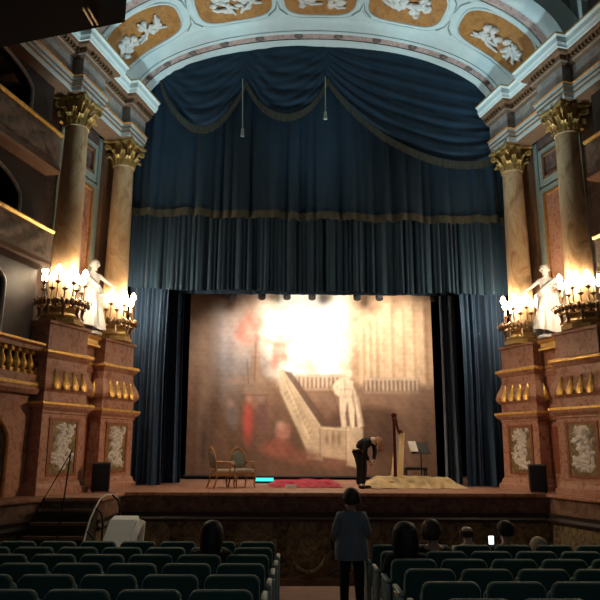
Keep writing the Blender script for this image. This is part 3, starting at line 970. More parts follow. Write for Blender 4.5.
def ztop_arch(x): return 11.4 + 2.1 * math.sqrt(max(0, 1 - (x / 5.5) ** 2))
def swag(xl, zl, xr, zr, drop, seed, lift=.0, folds=6):
    """draped swag: hung between two points and under the arch, horizontal folds sagging with it"""
    def edge(p):
        sag = (1 - (2 * p - 1) ** 2)
        return zl + (zr - zl) * p - drop * (sag ** .85)
    def fn(p, q):
        x = xl + (xr - xl) * p
        zt = ztop_arch(x) + .3
        zb = edge(p)
        sag = 1 - (2 * p - 1) ** 2
        z = zt + (zb - zt) * q
        w_ = math.sin((q * folds + .8 * math.sin(p * 3 + seed) + .25 * math.sin(p * 9 + seed)) * 2 * PI)
        w2 = math.sin((q * folds * 1.9 + p * 1.3 + seed) * 2 * PI)
        y = 17.44 - .13 * sag * (.3 + .7 * q) + (.034 * w_ + .018 * w2) * sag ** .5 * (.3 + .7 * q)
        return Vector((x, y, z))
    o = put(MB().grid(fn, 60, 64).build('swag', 'curtain', val, True))
    def fr(p, q):
        b = fn(p, 1.0)
        return Vector((b.x, b.y - .03 + .012 * math.sin(p * 190) * q, b.z + .06 - .24 * q))
    put(MB().grid(fr, 160, 3).build('swag_fringe', 'fringe', o, True))
    return o
def cr(px, py): 
    q = at(px, py, 17.45)
    return q.x, q.z
for (l, r, b, sd) in (((160, 78), (246, 82), 130, 1), ((246, 82), (328, 80), 119, 2), ((328, 80), (508, 150), 166, 4)):
    xl, zl = cr(*l); xr, zr = cr(*r)
    xm, zm = cr((l[0] + r[0]) / 2, b)
    swag(xl, zl, xr, zr, (zl + zr) / 2 - zm - (.28 if sd > 3 else 0), sd, folds=5 if sd < 4 else 8)
for px, p0, p1 in ((243, 82, 133), (325, 80, 116)):
    a, b = cr(px, p0), cr(px, p1)
    ta = put(MB().tube([(a[0], 17.28, a[1]), (b[0], 17.26, b[1])], .018, 6).build('tassel_cord', 'plaster2', val, True))
    put(MB().lathe([(.02, .05), (.045, .02), (.04, -.03), (.06, -.2), (.0, -.21)], 10, (b[0], 17.26, b[1])).build('tassel', 'plaster2', ta, True))

bd = thing('house_border', 'plain dark blue border curtain hanging below the fringed valance', 'curtain', (0, 17.85, 6))
o = sheet(MB(), -5.5, 5.6, 9.2, lambda x: 5.92 - .008 * x + .02 * math.sin(x * 2.2), 17.85, .045, 11, 520, 10, 5.5, .4).build('cloth', 'curtain', bd, True)
o.data.transform(Matrix.Translation((0, -17.85, -6)))
b2 = thing('stage_border', 'narrow dark border edge showing under the blue border curtain', 'curtain', (0, 19, 6.2))
o = sheet(MB(), -5, 5, 9.5, 6.1, 19.0, .03, 12, 160, 3).build('cloth', 'leg', b2, True)
o.data.transform(Matrix.Translation((0, -19, -6.2)))

def side_leg(label, x0, x1, Y, zt, amp, seed, mat, base, pull=0.0):
    t = thing('side_curtain', label, 'curtain', ((x0 + x1) / 2, Y, SZ), 0, 'stage side curtains')
    k = MB()
    n = 130
    yy = [pleat(i / n * (x1 - x0), seed, amp, base=base) for i in range(n + 1)]
    def fn(p, q):
        i = int(round(p * n))
        x = (x0 + (x1 - x0) * p - (x0 + x1) / 2) * (1 - .10 * math.sin(q * PI)) + pull * q
        return Vector((x, yy[i] * (.6 + .4 * q), (zt - SZ) * (1 - q) + .01))
    k.grid(fn, n, 18)
    k.build('cloth', mat, t, True)
    return t
side_leg('blue velvet side curtain beside the armchair side column', -5.3, -4.14, 18.2, 7.5, .08, 21, 'leg', 5.5)
side_leg('blue velvet side curtain beside the harp side column', 3.98, 5.4, 18.2, 7.5, .08, 22, 'leg', 5.5)
side_leg('slim dark blue inner wing curtain behind the armchair side curtain', -4.5, -3.95, 19.4, 8, .06, 23, 'leg', 8, .12)
side_leg('grey blue inner wing curtain beside the backdrop and music stand', 3.72, 4.25, 19.4, 8, .07, 24, 'greyleg', 8)

# ================================================================== PAINTED BACKDROP
BX0, BX1, BZ0, BZ1, BY = -4.08, 4.06, .80, 7.15, 22.0
def paint(px, py):
    """the scene painter's pigments: arrays of photo-frame positions -> rgb"""
    def nz(fx, fy, s):
        r = np.random.RandomState(s)
        v = 0
        for i in range(7):
            a = r.uniform(0, 6.3); f_ = 1.55 ** i
            v = v + np.sin((px * math.cos(a) * fx + py * math.sin(a) * fy) * f_ + r.uniform(0, 6.3)) / 1.35 ** i
        return v / 2.6
    def mix(c, col, m):
        return c * (1 - m[..., None]) + np.array(col) * m[..., None]
    def sm(d, w=1.5): return np.clip(.5 - d / w / 2, 0, 1)
    def ell(cx, cy, rx, ry, w=2.0, an=0.0):
        c_, s_ = math.cos(an), math.sin(an)
        x, y = (px - cx) * c_ + (py - cy) * s_, -(px - cx) * s_ + (py - cy) * c_
        d = (np.sqrt((x / rx) ** 2 + (y / ry) ** 2) - 1) * min(rx, ry)
        return sm(d, w)
    def poly(pts, w=1.2):
        ins = np.zeros(px.shape, bool)
        dist = np.full(px.shape, 1e9)
        n = len(pts)
        for i in range(n):
            (x0, y0), (x1, y1) = pts[i], pts[(i + 1) % n]
            if y0 != y1:
                c_ = ((y0 > py) != (y1 > py)) & (px < (x1 - x0) * (py - y0) / (y1 - y0) + x0)
                ins ^= c_
            dx, dy = x1 - x0, y1 - y0
            t = np.clip(((px - x0) * dx + (py - y0) * dy) / (dx * dx + dy * dy), 0, 1)
            dist = np.minimum(dist, np.hypot(px - x0 - t * dx, py - y0 - t * dy))
        return sm(np.where(ins, -dist, dist), w)
    n1, n2, n3 = nz(.045, .05, 1), nz(.11, .12, 2), nz(.3, .25, 3)
    c = np.zeros(px.shape + (3,)) + np.array((.32, .205, .135))
    c = mix(c, (.20, .125, .085), np.clip((py - 385) / 60, 0, 1) * .75)
    # sky and clouds
    c = mix(c, (.46, .35, .26), sm(py - 380 + 8 * n1, 24) * .8)
    c = mix(c, (.33, .33, .35), ell(226, 342, 16, 42, 14) * .8)
    c = mix(c, (.36, .35, .36), ell(262, 362, 30, 14, 10) * .6)
    c = mix(c, (.68, .50, .40), ell(245, 330, 26, 28, 14) * .5)
    for cx, cy, rx, ry in ((310, 312, 50, 34), (330, 330, 46, 30), (290, 340, 26, 22), (318, 355, 36, 22), (345, 300, 30, 24), (300, 375, 24, 12), (328, 376, 22, 8), (352, 318, 26, 12)):
        c = mix(c, (.93, .86, .74), ell(cx + 4 * n3, cy + 4 * n2, rx, ry, 7) * np.clip(.8 + .35 * n2, 0, 1))
    c = mix(c, (.62, .47, .36), np.clip(n2 * 1.3 - .35, 0, 1) * ell(300, 345, 60, 40, 20) * .5)
    # facade at the near side
    c = mix(c, (.27, .165, .11), sm(px - 212 - 3 * n3, 10) * sm(330 - py, 50) * .65)
    c = mix(c, (.42, .29, .2), sm(np.abs(px - 205) - 5, 4) * .6)
    c = mix(c, (.24, .15, .10), sm(np.abs(px - 217) - 3, 4) * sm(360 - py, 40) * .5)
    # rose figures in the clouds
    for cx, cy, rx, ry, an in ((242, 328, 5, 7, .3), (249, 322, 4, 8, -.2), (256, 328, 4, 5, 0), (240, 337, 6, 5, .2), (247, 343, 5, 4, .5), (259, 322, 2.2, 5, -.6)):
        c = mix(c, (.58, .27, .2), ell(cx, cy, rx, ry, 3, an) * .7)
    for cx, cy, rx, ry, an in ((280, 352, 8, 11, .2), (270, 344, 8, 2.6, .35), (290, 343, 7, 2.8, -.5), (285, 360, 5, 5, 0), (281, 338, 3, 3.4, 0), (276, 364, 4, 7, .3)):
        c = mix(c, (.60, .28, .2), ell(cx, cy, rx, ry, 2.4, an) * .75)
    c = mix(c, (.46, .3, .22), ell(308, 367, 10, 7, 6) * .6)
    # obelisk with figure
    c = mix(c, (.40, .27, .18), poly([(252, 358), (260, 358), (263, 386), (249, 386)]) * .8)
    c = mix(c, (.48, .34, .24), poly([(254, 346), (259, 346), (260, 358), (252, 358)]) * .8)
    c = mix(c, (.4, .25, .17), ell(257, 341, 2.5, 5, 2) * .8)
    c = mix(c, (.45, .33, .24), poly([(246, 382), (266, 382), (268, 398), (244, 398)]) * .45)
    # colonnade at the far side
    col_m = sm(352 - px, 8) * sm(318 - (px - 350) * .35 - py, 8) * sm(py - 386, 5)
    c = mix(c, (.56, .39, .25), sm(348 - px, 10) * sm(py - 388, 5) * .8)
    for x_, w_, yt in ((364, 2, 330), (370, 2.5, 325), (377, 2.5, 318), (384, 3, 312), (391, 4.5, 300), (402, 5, 308), (413, 5, 300), (424, 5, 300)):
        c = mix(c, (.74, .56, .38), sm(np.abs(px - x_) - w_, 2) * sm(yt - py, 5) * sm(py - 386, 3) * .75)
        c = mix(c, (.36, .23, .14), sm(np.abs(px - x_ - w_ - 2) - 1.4, 2) * sm(yt - py, 5) * sm(py - 386, 3) * .65)
    c = mix(c, (.46, .3, .18), sm(np.abs(py - 318 + (px - 360) * .55) - 2.2, 3) * sm(np.abs(px - 374) - 18, 4) * .5)
    c = mix(c, (.7, .53, .36), sm(np.abs(py - 303) - 3, 3) * sm(384 - px, 4) * .4)
    # terrace balustrade
    for x0, x1, y0, y1 in ((296, 346, 378, 391), (366, 422, 381, 394)):
        box_ = sm(x0 - px, 2) * sm(px - x1, 2)
        c = mix(c, (.30, .2, .14), box_ * sm(y0 - py, 2) * sm(py - y1, 2) * .9)
        c = mix(c, (.6, .47, .35), box_ * sm(np.abs(py - y0) - 1.4, 1.2) * .9)
        ph = np.abs(((px - x0) / 4.3) % 1 - .5)
        c = mix(c, (.62, .5, .38), box_ * sm(ph - .26, .2) * sm(y0 - py, 2) * sm(py - y1, 2) * .85)
        c = mix(c, (.5, .37, .27), box_ * sm(np.abs(py - y1 - 1) - 1.2, 1.2) * .9)
    c = mix(c, (.36, .24, .17), sm(394 - py, 3) * sm(py - 412, 8) * sm(300 - px, 10) * .6)
    # hill and arch
    c = mix(c, (.17, .108, .075), poly([(322, 428), (335, 416), (352, 411), (375, 409), (396, 414), (408, 430), (400, 458), (340, 456)], 4) * .8)
    c = mix(c, (.34, .225, .155), sm(400 - px, 8) * sm(396 - py, 6) * .6)
    # stair: lit balustrade flank and its dark side
    c = mix(c, (.22, .145, .105), poly([(283, 373), (292, 375), (327, 424), (320, 428)]) * .9)
    c = mix(c, (.60, .48, .33), poly([(280, 371), (284, 373), (322, 428), (322, 454), (309, 456), (281, 396)]) * .92)
    c = mix(c, (.46, .35, .23), poly([(284, 384), (287, 384), (316, 432), (316, 438)]) * .5)
    zz = np.abs(((px + py) / 7.0) % 1 - .5)
    c = mix(c, (.4, .29, .19), poly([(286, 389), (313, 431), (312, 440), (285, 398)]) * sm(zz - .2, .2) * .5)
    # lower balustrade and the pier with the statue
    c = mix(c, (.56, .44, .3), poly([(320, 428), (350, 431), (350, 462), (322, 458)]) * .85)
    for x_ in (328, 334, 340):
        c = mix(c, (.28, .18, .12), ell(x_, 440, 1.6, 5, 1.5) * .8)
    c = mix(c, (.6, .48, .34), poly([(346, 428), (364, 430), (364, 470), (347, 466)]) * .85)
    c = mix(c, (.52, .41, .29), poly([(306, 446), (322, 446), (324, 462), (308, 460)]) * .7)
    for pl_ in ([(338, 383), (343, 380), (349, 380), (355, 384), (354, 397), (352, 406), (342, 405), (339, 394)], [(338, 383), (334, 388), (336, 396), (340, 399), (341, 396), (338, 389), (341, 386)],
                [(341, 402), (349, 403), (347, 415), (348, 431), (343, 431), (341, 416)], [(349, 402), (354, 400), (356, 415), (356, 430), (351, 430), (350, 414)], [(355, 388), (360, 400), (365, 428), (359, 431), (357, 410)]):
        c = mix(c, (.72, .60, .45), poly(pl_, 1.0) * .92)
    c = mix(c, (.72, .6, .46), ell(351, 376, 3, 4, 1.2))
    c = mix(c, (.55, .44, .32), poly([(339, 429), (360, 429), (361, 433), (339, 433)]) * .9)
    for sh in ([(347, 382), (346, 400)], [(349, 405), (349, 428)], [(342, 392), (352, 391)]):
        for (x0, y0), (x1, y1) in [sh]:
            t = np.clip(((px - x0) * (x1 - x0) + (py - y0) * (y1 - y0)) / ((x1 - x0) ** 2 + (y1 - y0) ** 2), 0, 1)
            c = mix(c, (.42, .31, .22), sm(np.hypot(px - x0 - t * (x1 - x0), py - y0 - t * (y1 - y0)) - .6, .9) * .6)
    # crowd at the foot of the stairs
    for cx, cy, rx, ry, col_, o_ in ((249, 424, 5, 20, (.55, .13, .09), .75), (250, 402, 3, 3.6, (.5, .32, .22), .8), (256, 404, 4, 6, (.48, .27, .2), .5), (233, 418, 6, 14, (.32, .26, .24), .6), (231, 407, 3, 3.5, (.5, .34, .26), .7),
                                    (264, 420, 5, 15, (.24, .13, .12), .7), (262, 402, 3, 3.5, (.42, .3, .25), .6), (284, 434, 8, 8, (.52, .27, .2), .6), (281, 428, 4, 4, (.56, .36, .27), .7), (279, 450, 15, 9, (.42, .17, .12), .6),
                                    (238, 384, 9, 3, (.52, .36, .27), .5), (205, 452, 3, 30, (.16, .1, .08), .6), (222, 448, 9, 18, (.31, .19, .12), .5), (300, 458, 20, 7, (.36, .17, .11), .5), (335, 464, 14, 5, (.38, .2, .15), .4)):
        c = mix(c, col_, ell(cx, cy, rx, ry, 2.6) * min(1, o_ * 1.2))
    def stroke(pts, col, o_=.7, w=.9):
        d = np.full(px.shape, 1e9)
        for (x0, y0), (x1, y1) in zip(pts[:-1], pts[1:]):
            dx, dy = x1 - x0, y1 - y0
            t = np.clip(((px - x0) * dx + (py - y0) * dy) / (dx * dx + dy * dy + 1e-6), 0, 1)
            d = np.minimum(d, np.hypot(px - x0 - t * dx, py - y0 - t * dy))
        return mix(c, col, sm(d - w, .8) * o_)
    dk = (.17, .105, .07)
    for pts in ([(281, 396), (309, 456)], [(284, 373), (322, 428)], [(292, 375), (327, 424)], [(335, 384), (331, 392), (336, 400), (341, 420), (340, 430)], [(350, 420), (352, 430)], [(358, 396), (364, 428)], [(347, 430), (347, 464)], [(321, 431), (321, 458)],
                [(247, 362), (249, 386)], [(256, 345), (255, 384)], [(243, 398), (268, 398)], [(275, 436), (268, 448)], [(292, 430), (293, 444)]):
        c = stroke(pts, dk, .5, .5)
    for pts in ([(283, 372), (321, 428)], [(282, 376), (310, 440)], [(322, 430), (350, 432)], [(343, 380), (346, 400), (344, 428)], [(354, 384), (356, 408), (354, 430)]):
        c = stroke(pts, (.8, .67, .5), .55, .5)
    n4, n5 = nz(.9, .8, 8), nz(.05, .6, 9)
    c = c * (1 + .10 * n3 + .08 * n1 + .05 * n4 * sm(370 - py, 60) + .07 * n5)[..., None]
    c = .40 * (np.clip(c, .001, 1) / .40) ** 1.45
    c = .84 * c + .16 * c.mean(-1, keepdims=True)
    vert = 1 + .055 * np.sin(px * .42 + 2 * np.sin(py * .01)) * np.sin(px * .13)
    return np.clip(c * vert[..., None], .01, .95)
NU, NV = 330, 250
gu, gv = np.meshgrid(np.linspace(0, 1, NU + 1), np.linspace(0, 1, NV + 1), indexing='ij')
ppx, ppy = 188 + 249 * gu, 476.5 - 186 * gv
rgb = paint(ppx, ppy)
bk = thing('painted_backdrop', 'painted stage backdrop of clouds, stairs and colonnade lit at the back of the stage', 'backdrop', (0, BY, BZ0))
k = MB()
yy = .02 * np.sin(gu * 40) + .03 * np.sin(gu * 11 + 1)
BH = (BZ1 - BZ0)
edge_l = lambda v: BX0 - .1 * v
pts = np.stack([BX0 - .06 * gv + (BX1 - BX0 + .06 * gv) * gu, yy, BH * gv * (6.13 / 6.35)], -1).reshape(-1, 3)
me = bpy.data.meshes.new('canvas')
idx = np.arange((NU + 1) * (NV + 1)).reshape(NU + 1, NV + 1)
fcs = np.stack([idx[:-1, :-1], idx[1:, :-1], idx[1:, 1:], idx[:-1, 1:]], -1).reshape(-1, 4)
me.from_pydata(pts.tolist(), [], fcs.tolist())
ca = me.color_attributes.new('paint', 'FLOAT_COLOR', 'POINT')
ca.data.foreach_set('color', np.concatenate([rgb.reshape(-1, 3), np.ones((rgb.shape[0] * rgb.shape[1], 1))], 1).astype(np.float32).ravel())
me.polygons.foreach_set('use_smooth', [True] * len(me.polygons))
pm = bpy.data.materials.new('painted_canvas')
pm.use_nodes = True
nt = pm.node_tree
an_ = nt.nodes.new('ShaderNodeAttribute'); an_.attribute_name = 'paint'
nt.links.new(an_.outputs['Color'], nt.nodes['Principled BSDF'].inputs['Base Color'])
nt.nodes['Principled BSDF'].inputs['Roughness'].default_value = .95
nt.nodes['Principled BSDF'].inputs['Specular IOR Level'].default_value = .1
me.materials.append(pm)
o = bpy.data.objects.new('canvas', me); COL.objects.link(o); o.parent = bk
MB().tube([(-4.15, 0, -.02), (4.1, 0, -.02)], .035).build('bottom_batten', 'black', bk, True)
MB().tube([(-4.25, 0, BH * 6.13 / 6.35 + .02), (4.15, 0, BH * 6.13 / 6.35 + .02)], .03).build('top_batten', 'black', bk, True)

# ================================================================== ON THE STAGE
# stage lamps on the bar behind the border
LX = [(233, 294), (262, 294), (287, 294), (357, 293.5), (379, 294), (433, 296), (312, 292.5)]
bar = thing('lighting_bar', 'black pipe carrying the stage lamps above the backdrop', 'lighting bar', (0, 20.6, 6.75))
MB().tube([(-4.6, 0, 0), (4.6, 0, 0)], .035).build('pipe', 'black', bar, True)
for i, (px, py) in enumerate(LX):
    q = at(px, py, 20.6)
    word = ['nearest the armchair side', 'second from the armchair side', 'third from the armchair side', 'left of the one with a bright lens', 'with a small bright lens', 'at the harp side end of the bar', 'dimly seen at the middle of the bar'][i]
    t = thing('stage_lamp', f'small black stage lamp hanging from the bar, {word}', 'stage lamp', (q.x, 20.6, 6.48), 0, 'stage lamps on the bar')
    R = Matrix.Rotation(math.radians(-25), 3, 'X')
    MB().lathe([(.08, -.17), (.12, -.15), (.125, .05), (.09, .12), (.03, .14)], 14, M_=R).build('housing', 'black', t, True)
    MB().tube([(-.11, 0, 0), (-.11, 0, .14), (0, 0, .18), (.11, 0, .14), (.11, 0, 0)], .012, 6).build('yoke', 'black', t, True)
    MB().box((0, 0, .21), (.04, .05, .08)).build('clamp', 'black', t)
    MB().lathe([(.08, -.165), (.085, -.16)], 14, M_=R).build('lens', 'lampoff' if i == 4 else 'seatmetal', t, True)

# armchairs
def armchair(label, loc, rz, seatm, backm):
    t = thing('armchair', label, 'armchair', loc, rz, 'stage armchairs')     # local -Y is the front
    MB().add(*slab(.56, .11, .5, .045, (0, 0, .40), R=None)).build('seat_cushion', seatm, t, True)
    MB().bbox(-.29, .29, -.26, .26, .33, .41).build('seat_rail', 'wood', t)
    R = Matrix.Rotation(math.radians(-10), 3, 'X')
    MB().add(*slab(.40, .46, .07, .16, (0, .25, .52), R=R)).build('backrest', backm, t, True)
    fr = MB()
    ring = []
    for j in range(41):
        a = 2 * PI * j / 40
        x, z = .235 * math.copysign(abs(math.cos(a)) ** .7, math.cos(a)), .27 + .28 * math.copysign(abs(math.sin(a)) ** .7, math.sin(a)) + (.05 * max(0, math.sin(a)) ** 6)
        q = R @ Vector((x, .0, z)) + Vector((0, .25, .48))
        ring.append(q)
    fr.tube(ring, .026)
    fr.ball(ring[10] + Vector((0, 0, .02)), (.06, .03, .04), 8, 6)
    fr.build('back_frame', 'wood', t, True)
    t.scale = (.9, .9, .9)
    for e in (-1, 1):
        k = MB().tube([(e * .25, .27, .70), (e * .29, .10, .69), (e * .31, -.1, .67), (e * .30, -.19, .64), (e * .285, -.2, .60)], [.022, .026, .028, .03, .02])
        k.tube([(e * .285, -.2, .62), (e * .275, -.13, .52), (e * .28, -.1, .40)], [.022, .02, .024])
        a = k.build('armrest', 'wood', t, True)
        MB().add(*slab(.06, .035, .2, .015, (e * .30, -.02, .69))).build('arm_pad', seatm, a, True)
        MB().tube([(e * .26, -.23, .37), (e * .285, -.27, .26), (e * .265, -.245, .12), (e * .275, -.27, .03), (e * .28, -.285, .0)], [.04, .036, .022, .02, .028]).build('leg', 'wood', t, True)
        MB().tube([(e * .25, .24, .38), (e * .25, .27, .2), (e * .26, .34, .0)], [.032, .026, .022]).build('leg', 'wood', t, True)
    return t
armchair('wooden armchair turned with its back to the hall, nearer the side curtain', (-2.42, 17.0, SZ), math.radians(118), 'upholst', 'greenup')
armchair('wooden armchair with sage back and beige seat, facing the red cloth', (-1.95, 17.35, SZ), math.radians(28), 'upholst', 'greenup')

# cloths lying on the boards
def heap(label, name, mat, x0, x1, y0, y1, h, seed, cat, wob=.12):
    r = np.random.RandomState(seed)
    ws = [(r.uniform(2, 9), r.uniform(2, 9), r.uniform(0, 6.3), r.uniform(.4, 1)) for _ in range(10)]
    k = MB()
    def fn(p, q):
        e = min(1, min(p, 1 - p) * 7) * min(1, min(q, 1 - q) * 4)
        z = 0
        for i, (a, b, c, m) in enumerate(ws):
            z += m * abs(math.sin(a * p * (x1 - x0) * .8 + b * q * 1.5 + c)) / (1 + i * .3)
        ed = wob * math.sin(p * 23 + seed) + wob * .6 * math.sin(p * 51)
        return Vector((x0 + (x1 - x0) * p + wob * .5 * math.sin(q * 14), y0 + (y1 - y0) * q + ed * (1 - 2 * q), SZ + .012 + h * e * z / 3.6))
    k.grid(fn, 120, 34)
    return tag(k.build(name, mat, None, True), label, cat)
heap('crimson cloth spread on the stage floor in front of the backdrop', 'red_cloth', 'red', -1.28, .62, 17.3, 19.8, .19, 3, 'cloth')
heap('crumpled yellow gold cloth spread around the foot of the harp', 'gold_cloth', 'goldcloth', 1.2, 3.75, 17.0, 18.9, .36, 9, 'cloth', .1)
pp = at(291, 485, 17.0)
tag(MB().box((pp.x, 17.05, SZ + .05), (.24, .16, .07), .3).build('white_box', 'paper'), 'small white packet lying on the stage at the edge of the red cloth', 'packet')
q = at(264, 478, 19.5)
t = thing('floor_light', 'turquoise glowing strip light lying on the stage beside the red cloth', 'light', (q.x, 19.5, SZ))
MB().bbox(-.28, .28, -.05, .05, 0, .07).build('housing', 'black', t)
MB().bbox(-.27, .27, -.06, .03, .06, .15).build('glowing_strip', 'cyan', t)

# harp, seen almost from its front
hp = at(399, 484, 17.8)
harp = thing('concert_harp', 'dark mahogany harp with pale soundboard standing on the yellow cloth', 'harp', (hp.x, 17.85, SZ + .02), math.radians(-112))
# local frame: strings plane is X-Z, column at x=+.62, soundbox leaning at x=-.1..
MB().tube([(.36, 0, .1), (.355, 0, .4), (.36, 0, 1.2), (.365, 0, 1.72)], [.055, .045, .042, .046], 14).build('pillar', 'harpw', harp, True)
MB().lathe([(.05, 1.68), (.075, 1.71), (.06, 1.75), (.085, 1.8), (.07, 1.86), (.02, 1.89)], 14, (.365, 0, 0)).build('pillar_crown', 'harpw', harp, True)
k = MB()
npts = [(.36, 1.76), (.24, 1.73), (.12, 1.58), (-.02, 1.43), (-.18, 1.38), (-.32, 1.42), (-.40, 1.40)]
k.tube([(x, 0, z) for x, z in npts], [.06, .055, .05, .05, .052, .055, .04], 10)
k.build('neck', 'harpw', harp, True)
sb = MB()
def sbox(p, q):
    a = 2 * PI * p
    c0, c1 = Vector((.20, 0, .14)), Vector((-.36, 0, 1.36))
    c = c0 + (c1 - c0) * q
    w_, d_ = .155 - .05 * q, .20 - .11 * q
    ax = (c1 - c0).normalized(); nn = Vector((-ax.z, 0, ax.x)) * 1.0
    if nn.x > 0: nn = -nn
    s_ = math.sin(a)
    return c + Vector((0, math.cos(a) * w_, 0)) + nn * (max(-.02, s_) * d_)
sb.grid(sbox, 28, 12)
sb.build('soundbox', 'harpw', harp, True)
k = MB()
def sboard(p, q):
    c0, c1 = Vector((.20, 0, .14)), Vector((-.36, 0, 1.36))
    ax = (c1 - c0).normalized(); nn = Vector((ax.z, 0, -ax.x))
    c = c0 + (c1 - c0) * q
    return c + Vector((0, (p * 2 - 1) * (.165 - .035 * q), 0)) + nn * (.03 + .012 * (1 - (2 * p - 1) ** 2))
k.grid(sboard, 8, 12)
k.build('soundboard', 'harps', harp, True)
MB().add(*slab(.62, .14, .44, .04, (.18, 0, 0))).build('pedal_base', 'harpw', harp, True)
k = MB()
for i in range(30):
    f_ = i / 29
    b = Vector((.16 - .48 * f_, 0, .22 + 1.04 * f_))
    xt = .30 - .62 * f_
    zt = np.interp(xt, [-.4, -.32, -.18, -.02, .12, .24, .36], [1.4, 1.4, 1.36, 1.41, 1.56, 1.7, 1.74])
    k.tube([b, (xt, 0, zt)], .003, 4)
k.build('strings', 'string', harp)
MB().ball((-.36, -.06, 1.42), (.03, .02, .055), 10, 6).build('shoulder_reflection', 'chrome', harp, True)  # white blob standing in for a bright reflection on the harp's shoulder

# bench and music stand
q = at(417, 473, 18.8)
t = thing('piano_bench', 'low dark bench standing behind the music stand', 'bench', (q.x, 19.0, SZ))
MB().add(*slab(.62, .08, .34, .03, (0, 0, .40))).build('seat', 'black', t, True)
for e in (-1, 1):
    for f_ in (-1, 1): MB().tube([(e * .27, f_ * .13, .41), (e * .28, f_ * .14, 0)], [.022, .016], 8).build('leg', 'black', t, True)
q = at(422, 484, 18.3)
t = thing('music_stand', 'black music stand holding white sheets beside the harp', 'music stand', (q.x, 18.3, SZ + .05), math.radians(18))
R = Matrix.Rotation(math.radians(-28), 3, 'X')
MB().add(*slab(.56, .34, .02, .02, (0, 0, .80), R=R)).build('desk', 'black', t)
MB().box((0, -.05, .80), (.56, .09, .015)).build('lip', 'black', t)
MB().tube([(0, .03, .9), (0, 0, .78), (0, 0, .25), (0, 0, .1)], [.016, .016, .018, .02]).build('pole', 'black', t, True)
for i in range(3):
    a = 2 * PI * i / 3 + .4
    MB().tube([(0, 0, .22), (.28 * math.cos(a), .28 * math.sin(a), .01)], .012, 6).build('leg', 'black', t, True)
tag(MB().box((q.x - .23, 18.22, SZ + 1.04), (.24, .012, .31), 0, Matrix.Rotation(math.radians(18), 3, 'Z') @ R).build('sheet_music', 'paper'), 'white sheet music standing at the edge of the music stand', 'sheet music')

# loudspeakers between the pedestals
def speaker(label, x, y, rz, h=.62):
    t = thing('loudspeaker', label, 'loudspeaker', (x, y, SZ), rz, 'black loudspeakers')
    MB().add(*slab(.40, h, .36, .03, (0, 0, .02))).build('cabinet', 'black', t, True)
    MB().add(*slab(.36, h - .08, .02, .02, (0, -.19, .06))).build('grille', 'mask', t, True)
    for e in (-1, 1):
        for f_ in (-1, 1): MB().lathe([(.02, 0), (.02, .03)], 8, (e * .15, f_ * .12, 0)).build('foot', 'seatmetal', t)
speaker('black loudspeaker at the top of the stage stairs between the pedestals', -4.95, 15.3, .25, .62)
speaker('black loudspeaker between the two pedestals on the harp side', 5.0, 15.7, -.3, .62)

# rail of the stage stairs
q = [at(px, py, 12.9) for px, py in ((111, 500), (107, 496), (102, 496), (98, 500), (95, 508), (92, 518), (90, 530), (88, 545), (87, 556))]
t = thing('stair_handrail', 'curved white metal handrail of the stage stairs', 'handrail', (q[0].x, 12.9, fl(12.9)))
o_ = Vector((q[0].x, 12.9, fl(12.9)))
MB().tube([p - o_ + Vector((0, .5 - .12 * i, 0)) for i, p in enumerate(q)], .016, 8).build('rail', 'chrome', t, True)
for i in (1, 4, 6):
    p = q[i] - o_ + Vector((0, .5 - .12 * i, 0))
    MB().tube([p, p + Vector((.12, 0, -.1)), p + Vector((.16, 0, -.25)), Vector((p.x + .16, p.y, max(0, p.z - .9)))], .018, 6).build('post', 'black', t, True)

# microphone stand by the boxes
q = at(56, 500, 11.3)
t = thing('microphone_stand', 'thin microphone stand with slanted boom beside the stage stairs', 'microphone stand', (q.x, 11.3, fl(11.3)))
zt = at(66, 452, 11.3).z - fl(11.3)
MB().tube([(0, 0, .1), (.12, 0, zt * .6), (.18, 0, zt)], .012, 6).build('pole', 'black', t, True)
MB().tube([(.2, 0, zt + .02), (-.2, 0, zt - .75)], .009, 6).build('boom', 'black', t, True)
MB().tube([(-.19, 0, zt - .73), (-.24, 0, zt - .88)], [.02, .026], 8).build('microphone', 'black', t, True)
for i in range(3):
    a = 2 * PI * i / 3
    MB().tube([(0, 0, .16), (.26 * math.cos(a), .26 * math.sin(a), .01)], .01, 6).build('leg', 'black', t, True)

# white covered piece in front of the stage
wx = -3.56
z0 = fl(11.6)
t = thing('covered_keyboard', 'white cloth covered instrument with sloping front before the stage', 'covered instrument', (wx, 11.6, z0), 0)
k = MB()
prof = [(-.5, .0), (-.52, .42), (-.47, .66), (.10, 1.08), (.36, 1.12), (.42, 1.06), (.42, 0)]
vs_, n = [], len(prof)
for e, sc in ((-1, .97), (-.94, 1), (.94, 1), (1, .97)):
    for y, z in prof: vs_.append((e * .215, y * sc, z * (1 if z < .1 else sc ** .5) + .0))
k.add(vs_, [(i * n + j, i * n + (j + 1) % n, (i + 1) * n + (j + 1) % n, (i + 1) * n + j) for i in range(3) for j in range(n)] + [tuple(range(n)), tuple(range(3 * n, 4 * n))])
k.build('white_cover', 'white', t)
k = MB().tube([(.23, -.42, .6), (.26, -.1, .86), (.28, .16, 1.03), (.28, .34, 1.0), (.26, .40, .75), (.26, .41, .4)], [.05, .06, .06, .06, .05, .04], 8)
k.build('cover_fold', 'white', t, True)

